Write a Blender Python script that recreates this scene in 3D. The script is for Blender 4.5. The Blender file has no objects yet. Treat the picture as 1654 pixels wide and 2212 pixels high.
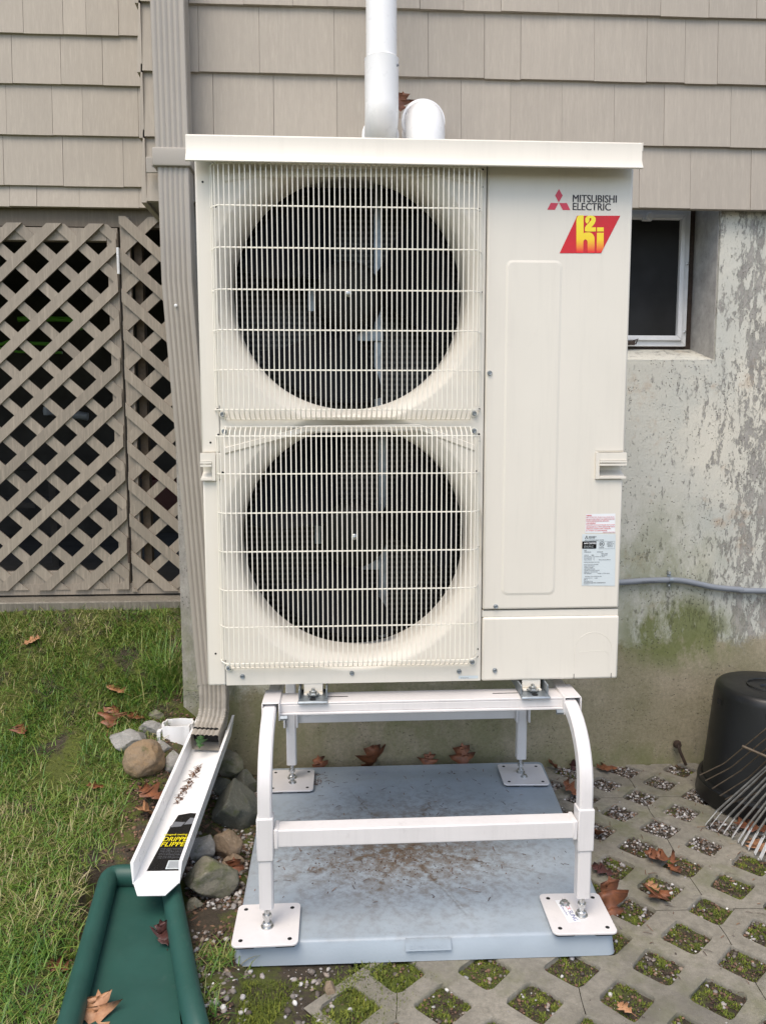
import bpy, math, random
import numpy as np
from mathutils import Vector, Matrix, noise

random.seed(7)
rng = np.random.default_rng(7)
S = bpy.context.scene
COL = S.collection
R = math.radians

# ------------------------------------------------------------------ camera, sky, sun, exposure
PITCH, YAW, ROLL = R(6.0955), R(-3.1476), R(-0.0883)
CAM = Vector((0.0, 0.0, 1.23))
F, CX, CY = 1662.0, 827.0, 1106.0            # measured on a 1654 x 2212 view of the photograph
_f0 = Vector((-math.sin(YAW), math.cos(YAW), 0)); _r0 = Vector((math.cos(YAW), math.sin(YAW), 0))
FWD = _f0 * math.cos(PITCH) - Vector((0, 0, 1)) * math.sin(PITCH)
_u = _r0.cross(FWD)
RGT = _r0 * math.cos(ROLL) + _u * math.sin(ROLL)
UPV = RGT.cross(FWD)
cd = bpy.data.cameras.new('camera'); cam = bpy.data.objects.new('camera', cd); COL.objects.link(cam)
cam.matrix_world = Matrix(((RGT.x, UPV.x, -FWD.x, CAM.x), (RGT.y, UPV.y, -FWD.y, CAM.y), (RGT.z, UPV.z, -FWD.z, CAM.z), (0, 0, 0, 1)))
cd.sensor_fit = 'VERTICAL'; cd.sensor_height = 24.0; cd.lens = 24.0 * F / 2212.0
cd.clip_start = 0.05; cd.clip_end = 500
S.camera = cam

SUN_EL, SUN_AZ = R(60), R(208)               # azimuth clockwise from north (+Y)
wd = bpy.data.worlds.new('World'); S.world = wd; wd.use_nodes = True
nt = wd.node_tree; bg = nt.nodes['Background']
sky = nt.nodes.new('ShaderNodeTexSky'); sky.sky_type = 'NISHITA'; sky.sun_disc = False
sky.sun_elevation = SUN_EL; sky.sun_rotation = SUN_AZ; sky.air_density = 1.0; sky.dust_density = 2.0; sky.ozone_density = 1.0
hs = nt.nodes.new('ShaderNodeHueSaturation'); hs.inputs['Saturation'].default_value = 0.78
nt.links.new(sky.outputs[0], hs.inputs['Color']); nt.links.new(hs.outputs[0], bg.inputs['Color'])
bg.inputs['Strength'].default_value = 0.15
sl = bpy.data.lights.new('sun', 'SUN'); sl.energy = 1.5; sl.angle = R(38); sl.color = (1.0, 0.87, 0.71)
so = bpy.data.objects.new('sun', sl); COL.objects.link(so)
sd = Vector((math.sin(SUN_AZ) * math.cos(SUN_EL), math.cos(SUN_AZ) * math.cos(SUN_EL), math.sin(SUN_EL)))
so.rotation_euler = sd.to_track_quat('Z', 'Y').to_euler(); so.location = (0, -2, 6)
S.view_settings.view_transform = 'Standard'; S.view_settings.look = 'None'; S.view_settings.gamma = 1
S.view_settings.exposure = 0.76
S.render.engine = 'CYCLES'

# ------------------------------------------------------------------ measuring helpers
def ray(px, py): return FWD + RGT * ((px - CX) / F) - UPV * ((py - CY) / F)
def W(px, py, y):
    d = ray(px, py); return CAM + d * (y / d.y)
def G(px, py, z=0.0):
    d = ray(px, py); return CAM + d * ((z - CAM.z) / d.z)

# ------------------------------------------------------------------ materials
def newmat(name):
    m = bpy.data.materials.new(name); m.use_nodes = True
    n = m.node_tree; b = n.nodes['Principled BSDF']
    return m, n, b
def N(n, t, **kw):
    x = n.nodes.new(t)
    for k, v in kw.items():
        if k.startswith('i_'): x.inputs[k[2:].replace('_', ' ')].default_value = v
        else: setattr(x, k, v)
    return x
def pos(n, scale=(1, 1, 1), rot=(0, 0, 0)):
    g = n.nodes.new('ShaderNodeNewGeometry'); m = n.nodes.new('ShaderNodeMapping')
    m.inputs['Scale'].default_value = scale; m.inputs['Rotation'].default_value = rot
    n.links.new(g.outputs['Position'], m.inputs['Vector']); return m.outputs[0]
def nz(n, vec, scale, detail=4, rough=.55, dist=0):
    t = n.nodes.new('ShaderNodeTexNoise'); t.inputs['Scale'].default_value = scale; t.inputs['Detail'].default_value = detail
    t.inputs['Roughness'].default_value = rough; t.inputs['Distortion'].default_value = dist
    n.links.new(vec, t.inputs['Vector']); return t.outputs['Fac']
def ramp(n, fac, stops):
    r = n.nodes.new('ShaderNodeValToRGB'); e = r.color_ramp.elements
    while len(e) < len(stops): e.new(0.5)
    for k, (p, c) in enumerate(stops):
        e[k].position = p; e[k].color = (c, c, c, 1) if isinstance(c, (int, float)) else (*c, 1)
    n.links.new(fac, r.inputs[0]); return r.outputs[0]
def mix(n, fac, a, b, mode='MIX'):
    x = n.nodes.new('ShaderNodeMix'); x.data_type = 'RGBA'; x.blend_type = mode
    for sock, v in ((x.inputs[0], fac), (x.inputs[6], a), (x.inputs[7], b)):
        if isinstance(v, bpy.types.NodeSocket): n.links.new(v, sock)
        elif isinstance(v, (int, float)): sock.default_value = v
        else: sock.default_value = (*v, 1)
    return x.outputs[2]
def mth(n, op, a, b=0.0, c=0.0, clamp=False):
    x = n.nodes.new('ShaderNodeMath'); x.operation = op; x.use_clamp = clamp
    for k, v in enumerate((a, b, c)):
        if isinstance(v, bpy.types.NodeSocket): n.links.new(v, x.inputs[k])
        else: x.inputs[k].default_value = v
    return x.outputs[0]
def sep(n, vec=None):
    s = n.nodes.new('ShaderNodeSeparateXYZ')
    n.links.new(vec if vec else n.nodes.new('ShaderNodeNewGeometry').outputs['Position'], s.inputs[0]); return s.outputs
def bump(n, b, h, strength=.3, dist=.002):
    x = n.nodes.new('ShaderNodeBump'); x.inputs['Strength'].default_value = strength; x.inputs['Distance'].default_value = dist
    n.links.new(h, x.inputs['Height']); n.links.new(x.outputs[0], b.inputs['Normal'])
def setc(n, b, col):
    if isinstance(col, bpy.types.NodeSocket): n.links.new(col, b.inputs['Base Color'])
    else: b.inputs['Base Color'].default_value = (*col, 1)
def plain(name, col, rough=.5, metal=0, var=.10, vscale=14, bs=.05, bscale=300, dirt=0, dirtcol=(.18, .13, .09), coat=0, spec=.5, streak=0):
    m, n, b = newmat(name); p = pos(n); b.inputs['Specular IOR Level'].default_value = spec
    c2 = tuple(c * (1 - var) for c in col)
    c = mix(n, ramp(n, nz(n, p, vscale, 5, .6), [(.35, 0), (.65, 1)]), col, c2)
    if streak: c = mix(n, ramp(n, nz(n, pos(n, (9, 9, .6)), 6, 6, .7), [(.50, 0), (.72, streak)]), c, tuple(a * .72 for a in col))
    if dirt: c = mix(n, ramp(n, nz(n, p, 26, 8, .7), [(.66 - dirt * .2, 0), (.86, dirt)]), c, dirtcol)
    setc(n, b, c); b.inputs['Metallic'].default_value = metal
    n.links.new(ramp(n, nz(n, p, vscale * 2.3, 4), [(.3, rough * .85), (.7, min(1, rough * 1.15))]), b.inputs['Roughness'])
    if bs: bump(n, b, nz(n, p, bscale, 3), bs, .001)
    if coat: b.inputs['Coat Weight'].default_value = coat; b.inputs['Coat Roughness'].default_value = .2
    return m
M = {}
M['cream'] = plain('cream_paint', (.735, .695, .615), .38, var=.035, vscale=3.5, bs=.03, bscale=700, dirt=.10, streak=.16)
M['cream_wire'] = plain('wire_coating', (.86, .82, .72), .35, var=.03, bs=0)
M['white_powder'] = plain('powder_coat', (.70, .675, .665), .33, var=.06, vscale=9, bs=.04, bscale=500, dirt=.28, streak=.2)
M['pvc'] = plain('white_pvc', (.84, .84, .84), .30, var=.02, bs=0, coat=.2)
M['galv'] = plain('galvanized_steel', (.34, .38, .41), .42, metal=.75, var=.3, vscale=40, bs=.08)
M['zinc'] = plain('zinc_plating', (.62, .63, .62), .28, metal=.9, var=.2, vscale=60, bs=0)
M['black_rubber'] = plain('black_rubber', (.012, .012, .013), .6, bs=.1)
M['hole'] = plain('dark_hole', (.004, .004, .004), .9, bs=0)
M['dark_seam'] = plain('dark_seam', (.05, .045, .04), .9, bs=0)
M['fan_black'] = plain('fan_plastic', (.007, .0075, .010), .5, bs=.04, spec=.08)
M['hub_black'] = plain('hub_plastic', (.008, .008, .007), .6, spec=.2, bs=.05)
M['black_pot'] = plain('black_pot', (.008, .0085, .009), .42, var=.35, vscale=6, bs=.12, bscale=60, dirt=.30, dirtcol=(.06, .055, .045))
M['green_plastic'] = plain('green_plastic', (.018, .080, .064), .55, var=.22, vscale=5, bs=.05, bscale=250, dirt=.35, dirtcol=(.11, .14, .12), streak=.25)
M['conduit'] = plain('grey_conduit', (.22, .24, .27), .4, var=.08, bs=.03, dirt=.1)
M['frame_alu'] = plain('white_aluminium', (.74, .75, .76), .4, var=.10, vscale=25, dirt=.25, bs=.05)
M['screen'] = plain('window_screen', (.004, .004, .0035), .7, var=.5, vscale=3, bs=.3, bscale=900)
M['rust'] = plain('rusty_metal', (.05, .03, .02), .7, var=.5, vscale=60, bs=.3)
M['brown_wire'] = plain('tarnished_tine', (.13, .10, .07), .5, metal=.5, var=.4, vscale=60, bs=.2)
M['steel_tine'] = plain('bare_tine', (.30, .285, .26), .4, metal=.7, var=.3, vscale=60, bs=.1)
M['tine_tip'] = plain('flattened_tine_tip', (.82, .83, .84), .35, metal=.1, var=.2, vscale=60, bs=0)
M['red_print'] = plain('red_print', (.62, .05, .09), .45, bs=0, var=.02)
M['red_bright'] = plain('red_sticker', (.60, .004, .008), .22, bs=.03, var=.08, vscale=40, bscale=900)
M['ink'] = plain('dark_ink', (.035, .03, .035), .5, bs=0)
M['ink_blue'] = plain('blue_ink', (.04, .05, .30), .5, bs=0)
M['ink_grey'] = plain('grey_ink', (.16, .17, .19), .5, bs=0)
M['ink_red'] = plain('warning_ink', (.70, .12, .13), .5, bs=0)
M['yellow'] = plain('yellow_print', (.85, .72, .01), .4, bs=0)
M['black_gloss'] = plain('black_sticker', (.008, .008, .009), .25, bs=.02)
M['label'] = plain('silver_label', (.62, .68, .70), .35, bs=0, var=.03)
M['label_white'] = plain('white_label', (.80, .82, .84), .35, bs=0, var=.03)
M['lime'] = plain('lime_plastic', (.06, .20, .01), .4, bs=0)
M['pipe_grey'] = plain('grey_pipe', (.20, .22, .24), .4, bs=0)
M['red_box'] = plain('red_plastic', (.05, .005, .004), .5, bs=0)
M['dark_post'] = plain('brown_post', (.10, .072, .045), .8, var=.4, vscale=30, bs=.3)
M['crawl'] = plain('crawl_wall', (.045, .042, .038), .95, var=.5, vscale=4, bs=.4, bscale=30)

def flame_yellow():
    m, n, b = newmat('yellow_to_red_print'); z = sep(n)[2]
    zt, zb = W(1273, 480, 1.9).z, W(1273, 547, 1.9).z
    f = mth(n, 'DIVIDE', mth(n, 'SUBTRACT', z, zb), zt - zb)
    setc(n, b, ramp(n, f, [(.05, (.76, .02, .015)), (.20, (.82, .22, .02)), (.45, (.88, .62, .01)), (1, (.90, .76, .03))]))
    b.inputs['Roughness'].default_value = .25; return m
M['flame'] = flame_yellow()

def mp3(n, v):
    m = N(n, 'ShaderNodeMapping'); m.inputs['Scale'].default_value = (1, 1, .07); m.inputs['Rotation'].default_value = (0, R(14), 0); n.links.new(v, m.inputs[0]); return m.outputs[0]
def wood_paint(name, col, var=.10, grain=.5, isl=.16):
    m, n, b = newmat(name); g = N(n, 'ShaderNodeNewGeometry')
    v = N(n, 'ShaderNodeVectorMath', operation='ADD')
    cmb = N(n, 'ShaderNodeCombineXYZ'); ri = mth(n, 'MULTIPLY', g.outputs['Random Per Island'], 30)
    n.links.new(ri, cmb.inputs[0]); n.links.new(ri, cmb.inputs[2])
    n.links.new(g.outputs['Position'], v.inputs[0]); n.links.new(cmb.outputs[0], v.inputs[1])
    mp = N(n, 'ShaderNodeMapping'); mp.inputs['Scale'].default_value = (1, 1, .10); n.links.new(v.outputs[0], mp.inputs[0])
    fine = nz(n, mp.outputs[0], 260, 4, .6, .6)
    wv = N(n, 'ShaderNodeTexWave', wave_type='BANDS', bands_direction='X'); wv.inputs['Scale'].default_value = 9
    wv.inputs['Distortion'].default_value = 9; wv.inputs['Detail'].default_value = 3; wv.inputs['Detail Scale'].default_value = .7
    mp2 = N(n, 'ShaderNodeMapping'); mp2.inputs['Scale'].default_value = (1, 1, .22); n.links.new(v.outputs[0], mp2.inputs[0])
    n.links.new(mp2.outputs[0], wv.inputs['Vector'])
    big = nz(n, v.outputs[0], 3.5, 4)
    c = mix(n, ramp(n, big, [(.3, 0), (.7, 1)]), col, tuple(a * (1 - var) for a in col))
    c = mix(n, mth(n, 'MULTIPLY', g.outputs['Random Per Island'], isl), c, tuple(a * .45 for a in col))
    c = mix(n, ramp(n, fine, [(.40, 0), (.70, .36 * grain)]), c, tuple(a * .6 for a in col))
    c = mix(n, ramp(n, nz(n, mp3(n, v.outputs[0]), 120, 5, .7), [(.50, 0), (.72, .5 * grain)]), c, tuple(min(1, a * 1.38) for a in col))
    c = mix(n, mth(n, 'MULTIPLY', wv.outputs['Fac'], .10 * grain), c, tuple(a * .6 for a in col))
    c = mix(n, ramp(n, nz(n, g.outputs['Position'], 90, 6, .75), [(.68, 0), (.80, .35)]), c, (.10, .09, .08))
    setc(n, b, c); b.inputs['Roughness'].default_value = .62
    h = mth(n, 'ADD', mth(n, 'MULTIPLY', wv.outputs['Fac'], .7), fine)
    bump(n, b, h, min(1, .40 * grain + .1), .0012); return m
M['siding'] = wood_paint('taupe_shingle_paint', (.425, .378, .318))
M['trim'] = wood_paint('taupe_trim_paint', (.30, .265, .22), grain=.8)
M['lattice'] = wood_paint('taupe_lattice_paint', (.345, .298, .24), grain=1.1, isl=.45, var=.2)
M['header'] = wood_paint('brown_header_paint', (.16, .13, .095), grain=1, isl=.2)
M['old_wood'] = wood_paint('weathered_timber', (.21, .19, .155), grain=2, isl=.3, var=.45)
M['downspout'] = plain('downspout_paint', (.37, .338, .295), .42, var=.07, vscale=7, bs=.06, bscale=120, dirt=.25, dirtcol=(.22, .19, .15))
M['spout_old'] = plain('dirty_downspout', (.36, .33, .285), .5, var=.25, vscale=25, bs=.12, bscale=120, dirt=.5, dirtcol=(.15, .14, .09))

def concrete_wall():
    m, n, b = newmat('peeling_painted_concrete'); P = pos(n); x, y, z = sep(n)
    st = pos(n, (1, 1, .34))
    peel = mth(n, 'ADD', mth(n, 'MULTIPLY', nz(n, st, 24, 10, .84, .2), .86), mth(n, 'MULTIPLY', nz(n, st, 2.2, 3), .14))
    pitn = nz(n, pos(n, (1, 1, .6)), 48, 8, .8)
    # more bare concrete to the right and lower down
    bias = mth(n, 'ADD', mth(n, 'MULTIPLY', mth(n, 'SUBTRACT', x, 1.50), .22), mth(n, 'MULTIPLY', ramp(n, mth(n, 'SUBTRACT', -.3, x), [(0, 0), (.12, 1)]), .6))
    pk = ramp(n, mth(n, 'ADD', peel, bias), [(.500, 0), (.520, 1)])
    pk = mix(n, ramp(n, pitn, [(.60, 0), (.64, 1)]), pk, (1, 1, 1))
    paint = mix(n, nz(n, P, 4, 4), (.60, .595, .53), (.49, .48, .42))
    paint = mix(n, ramp(n, nz(n, P, 3.1, 3), [(.5, 0), (.7, .6)]), (paint), (.44, .465, .435))
    paint = mix(n, ramp(n, nz(n, P, 2.4, 4), [(.55, 0), (.68, .6)]), paint, (.70, .66, .56))
    bare = mix(n, ramp(n, nz(n, pos(n, (1, 1, .5)), 34, 9, .8), [(.35, 0), (.65, 1)]), (.42, .40, .365), (.23, .22, .20))
    c = mix(n, pk, paint, bare)
    c = mix(n, mth(n, 'MULTIPLY', ramp(n, nz(n, P, 6, 5, .7), [(.58, 0), (.70, .6)]), ramp(n, x, [(.0, 0), (1, 1)])), c, (.42, .30, .20))
    # tan, unpainted footing strip
    tan = mix(n, ramp(n, nz(n, P, 70, 8, .8), [(.35, 0), (.65, 1)]), (.41, .355, .255), (.25, .215, .15))
    tan = mix(n, ramp(n, nz(n, P, 2.6, 3), [(.42, 0), (.66, .65)]), tan, (.155, .15, .07))
    tan = mix(n, ramp(n, nz(n, P, 120, 4, .8), [(.64, 0), (.70, .8)]), tan, (.06, .05, .035))
    tan = mix(n, ramp(n, nz(n, pos(n, (1, 1.1, 1)), 170, 5, .85), [(.56, 0), (.68, .55)]), tan, (.45, .41, .32))
    edge = mth(n, 'ADD', z, mth(n, 'MULTIPLY', mth(n, 'SUBTRACT', nz(n, P, 4, 8, .8), .5), .42))
    xl = mth(n, 'MULTIPLY', ramp(n, mth(n, 'ADD', mth(n, 'MULTIPLY', x, -1.6), .1), [(0, 0), (1, 1)]), .25)
    ft = ramp(n, mth(n, 'ADD', edge, xl), [(.43, 1), (.49, 0)])
    c = mix(n, ft, c, tan)
    # moss
    def blob(cx, cz, rx, rz):
        dx = mth(n, 'DIVIDE', mth(n, 'SUBTRACT', x, cx), rx); dz = mth(n, 'DIVIDE', mth(n, 'SUBTRACT', z, cz), rz)
        return mth(n, 'SUBTRACT', 1, mth(n, 'ADD', mth(n, 'MULTIPLY', dx, dx), mth(n, 'MULTIPLY', dz, dz)), clamp=True)
    bl = mth(n, 'ADD', mth(n, 'MULTIPLY', blob(1.24, .48, .27, .16), .95), mth(n, 'MULTIPLY', blob(1.12, .68, .34, .36), .55), clamp=True)
    bl = mth(n, 'ADD', bl, mth(n, 'MULTIPLY', blob(.15, .22, .8, .28), .55), clamp=True)
    bl = mth(n, 'ADD', bl, mth(n, 'MULTIPLY', blob(-.5, .38, .2, .3), .55), clamp=True)
    bl = mth(n, 'ADD', bl, mth(n, 'MULTIPLY', blob(1.2, .0, 1.2, .10), .6), clamp=True)
    mn = mth(n, 'MULTIPLY', bl, ramp(n, mth(n, 'ADD', nz(n, pos(n, (1, 1, .5)), 11, 8, .75), mth(n, 'MULTIPLY', bl, .12)), [(.44, 0), (.62, .95)]))
    c = mix(n, mn, c, mix(n, nz(n, P, 60, 5, .7), (.10, .125, .025), (.20, .21, .09)))
    vor = N(n, 'ShaderNodeTexVoronoi'); vor.inputs['Scale'].default_value = 95; n.links.new(pos(n), vor.inputs['Vector'])
    pit = mth(n, 'MULTIPLY', ramp(n, vor.outputs['Distance'], [(.12, 1), (.24, 0)]), ramp(n, nz(n, P, 17, 3), [(.5, 0), (.58, 1)]))
    c = mix(n, mth(n, 'MULTIPLY', pit, .75), c, (.09, .08, .06))
    setc(n, b, c); b.inputs['Roughness'].default_value = .88
    h = mth(n, 'ADD', mth(n, 'MULTIPLY', mth(n, 'MULTIPLY', pk, mth(n, 'SUBTRACT', 1, ft)), -.5), mth(n, 'MULTIPLY', nz(n, P, 90, 8, .8), .8))
    h = mth(n, 'ADD', h, mth(n, 'MULTIPLY', pit, -1)); bump(n, b, h, .8, .004); return m
M['foundation'] = concrete_wall()
def reveal():
    m, n, b = newmat('bare_grey_concrete'); P = pos(n)
    c = mix(n, ramp(n, nz(n, P, 20, 8, .75), [(.35, 0), (.65, 1)]), (.46, .45, .43), (.30, .29, .275))
    c = mix(n, ramp(n, nz(n, P, 90, 4, .8), [(.64, 0), (.70, .8)]), c, (.08, .075, .06))
    setc(n, b, c); b.inputs['Roughness'].default_value = .9; bump(n, b, nz(n, P, 80, 8, .8), .8, .003); return m
M['reveal'] = reveal()

def pad_mat():
    m, n, b = newmat('blue_grey_pad_plastic'); P = pos(n); x, y, z = sep(n)
    c = mix(n, ramp(n, nz(n, P, 6, 5), [(.3, 0), (.7, 1)]), (.35, .405, .455), (.29, .34, .385))
    dx = mth(n, 'SUBTRACT', x, .17); dy = mth(n, 'SUBTRACT', y, 2.06)
    ang = mth(n, 'ARCTAN2', dy, dx)
    rr = mth(n, 'SQRT', mth(n, 'ADD', mth(n, 'MULTIPLY', dx, dx), mth(n, 'MULTIPLY', mth(n, 'MULTIPLY', dy, dy), 1.6)))
    spoke = mth(n, 'POWER', mth(n, 'ABSOLUTE', mth(n, 'SINE', mth(n, 'MULTIPLY', ang, 4))), 40)
    core = ramp(n, rr, [(.05, 1), (.55, 0)])
    spk = mth(n, 'MULTIPLY', spoke, ramp(n, rr, [(.1, 1), (.46, 0)]))
    spl = mth(n, 'POWER', mth(n, 'ABSOLUTE', mth(n, 'SINE', mth(n, 'MULTIPLY', ang, 4))), 900)
    nn = nz(n, P, 34, 10, .8)
    d = mth(n, 'MULTIPLY', ramp(n, mth(n, 'ADD', nn, mth(n, 'MULTIPLY', core, .13)), [(.49, 0), (.66, 1)]), mth(n, 'ADD', mth(n, 'MULTIPLY', core, .9), .12))
    d = mth(n, 'ADD', d, mth(n, 'MULTIPLY', spk, ramp(n, nn, [(.4, 0), (.6, .75)])), clamp=True)
    top = ramp(n, z, [(.045, 0), (.05, 1)])
    d = mth(n, 'MULTIPLY', d, top)
    c = mix(n, d, c, (.13, .10, .075))
    c = mix(n, mth(n, 'MULTIPLY', ramp(n, nz(n, P, 3.5, 5, .7), [(.5, 0), (.75, .35)]), top), c, (.22, .22, .21))
    streak = mth(n, 'MULTIPLY', ramp(n, nz(n, pos(n, (6, 1, .6)), 14, 8, .8), [(.66, 0), (.74, .6)]), mth(n, 'SUBTRACT', 1, top))
    c = mix(n, streak, c, (.12, .11, .10))
    setc(n, b, c); b.inputs['Roughness'].default_value = .42
    gr = mth(n, 'MULTIPLY', mth(n, 'MULTIPLY', spl, top), mth(n, 'SUBTRACT', 1, ramp(n, rr, [(.38, 0), (.5, 1)])))
    h = mth(n, 'ADD', mth(n, 'MULTIPLY', gr, -1.0), mth(n, 'MULTIPLY', nz(n, P, 160, 4), .25)); bump(n, b, h, .35, .003); return m
M['pad'] = pad_mat()

def paver_mat():
    m, n, b = newmat('weathered_paver_concrete'); P = pos(n)
    c = mix(n, ramp(n, nz(n, P, 5, 6, .65), [(.3, 0), (.7, 1)]), (.315, .29, .24), (.18, .168, .138))
    c = mix(n, ramp(n, nz(n, P, 38, 10, .85), [(.42, 0), (.66, .85)]), c, (.13, .12, .095))
    c = mix(n, ramp(n, nz(n, P, 160, 4, .8), [(.62, 0), (.70, .8)]), c, (.42, .40, .35))
    c = mix(n, ramp(n, nz(n, P, 3.2, 5, .7), [(.50, 0), (.68, .65)]), c, (.12, .13, .05))
    c = mix(n, ramp(n, nz(n, P, 2.1, 4, .6), [(.55, 0), (.70, .55)]), c, (.09, .085, .075))
    setc(n, b, c); b.inputs['Roughness'].default_value = .9
    bump(n, b, mth(n, 'ADD', nz(n, P, 150, 6, .8), nz(n, P, 30, 5, .7)), .7, .0025); return m
M['paver'] = paver_mat()
def soil_mat():
    m, n, b = newmat('mossy_soil'); P = pos(n); x, y, z = sep(n)
    c = mix(n, ramp(n, nz(n, P, 60, 8, .8), [(.35, 0), (.65, 1)]), (.085, .065, .042), (.035, .028, .02))
    g = ramp(n, mth(n, 'ADD', nz(n, P, 7, 6, .7), mth(n, 'MULTIPLY', mth(n, 'SUBTRACT', 0, x), .06)), [(.46, 0), (.56, .9)])
    c = mix(n, g, c, mix(n, nz(n, P, 90, 4, .7), (.045, .062, .010), (.13, .155, .02)))
    setc(n, b, c); b.inputs['Roughness'].default_value = .95
    bump(n, b, nz(n, P, 140, 8, .85), 1.0, .006); return m
M['soil'] = soil_mat()
def island_mat(name, stops, rough=.7, vary=None, bs=0):
    m, n, b = newmat(name); g = N(n, 'ShaderNodeNewGeometry'); f = g.outputs['Random Per Island']
    if vary: f = mth(n, 'ADD', mth(n, 'MULTIPLY', f, 1 - vary[0]), mth(n, 'MULTIPLY', ramp(n, nz(n, pos(n), vary[1], 4), [(.3, 0), (.7, 1)]), vary[0]))
    c = ramp(n, f, stops)
    setc(n, b, c); b.inputs['Roughness'].default_value = rough
    if bs: bump(n, b, nz(n, pos(n), 300, 5, .7), bs, .001)
    return m
M['grass'] = island_mat('lawn_blades', [(0, (.020, .060, .010)), (.35, (.068, .165, .020)), (.53, (.14, .24, .032)), (.66, (.20, .23, .05)), (.78, (.32, .28, .13)), (1, (.50, .43, .26))], .5, (.45, 3.2))
M['moss'] = island_mat('moss_tufts', [(0, (.028, .040, .006)), (.4, (.08, .108, .012)), (.75, (.155, .185, .02)), (.93, (.21, .22, .03)), (1, (.34, .28, .14))], .85, (.35, 14))
M['gravel'] = island_mat('mixed_gravel', [(0, (.07, .055, .045)), (.35, (.17, .15, .13)), (.6, (.38, .37, .37)), (.8, (.24, .18, .13)), (.93, (.42, .41, .39)), (1, (.72, .71, .68))], .8, None, .3)
M['dirt_bits'] = island_mat('dirt_crumbs', [(0, (.035, .022, .015)), (.5, (.10, .06, .04)), (1, (.22, .13, .08))], .9)
M['needle'] = island_mat('dry_needles', [(0, (.05, .022, .014)), (.6, (.12, .055, .03)), (1, (.25, .14, .07))], .8)
def leaf_mat(name, a, bcol):
    m, n, b = newmat(name); P = pos(n)
    c = mix(n, ramp(n, nz(n, P, 40, 6, .7), [(.35, 0), (.65, 1)]), a, bcol)
    c = mix(n, ramp(n, nz(n, P, 160, 4, .8), [(.62, 0), (.72, .6)]), c, (.05, .03, .02))
    setc(n, b, c); b.inputs['Roughness'].default_value = .5; bump(n, b, nz(n, P, 120, 5), .4, .002); return m
M['leaf_rust'] = leaf_mat('rust_leaf', (.25, .092, .040), (.13, .052, .028))
M['leaf_tan'] = leaf_mat('tan_leaf', (.46, .25, .13), (.33, .15, .07))
M['leaf_dark'] = leaf_mat('dark_leaf', (.09, .03, .025), (.05, .02, .018))
M['leaf_green'] = leaf_mat('green_leaf', (.05, .13, .03), (.03, .08, .02))
def rock_mat(name, a, bcol, c3, moss=.0):
    m, n, b = newmat(name); P = pos(n)
    c = mix(n, ramp(n, nz(n, P, 14, 8, .7, .5), [(.35, 0), (.65, 1)]), a, bcol)
    c = mix(n, ramp(n, nz(n, P, 130, 6, .8), [(.55, 0), (.68, .8)]), c, c3)
    if moss: c = mix(n, ramp(n, nz(n, P, 18, 6, .7), [(.62 - moss * .25, 0), (.75 - moss * .2, .9)]), c, (.08, .095, .03))
    setc(n, b, c); b.inputs['Roughness'].default_value = .75
    bump(n, b, mth(n, 'ADD', nz(n, P, 60, 8, .75), nz(n, P, 200, 4, .8)), .8, .004); return m
M['rock_grey'] = rock_mat('grey_stone', (.33, .32, .30), (.22, .215, .20), (.45, .44, .42), .1)
M['rock_tan'] = rock_mat('tan_stone', (.30, .20, .105), (.24, .18, .12), (.14, .10, .06), .1)
M['rock_dark'] = rock_mat('dark_green_stone', (.075, .082, .066), (.13, .13, .105), (.24, .23, .20), .3)
M['rock_mossy'] = rock_mat('mossy_stone', (.22, .20, .155), (.15, .15, .105), (.30, .28, .23), .5)
M['rock_brown'] = rock_mat('brown_stone', (.30, .22, .15), (.19, .14, .09), (.40, .32, .24), .05)
def coil_mat():
    m, n, b = newmat('coil_fins'); x, y, z = sep(n)
    w = ramp(n, mth(n, 'ABSOLUTE', mth(n, 'SINE', mth(n, 'MULTIPLY', z, 205))), [(.55, 0), (1, 1)])
    setc(n, b, mix(n, w, (.002, .002, .002), (.055, .055, .052))); b.inputs['Roughness'].default_value = .4; b.inputs['Metallic'].default_value = .3
    return m
M['coil'] = coil_mat()

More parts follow.
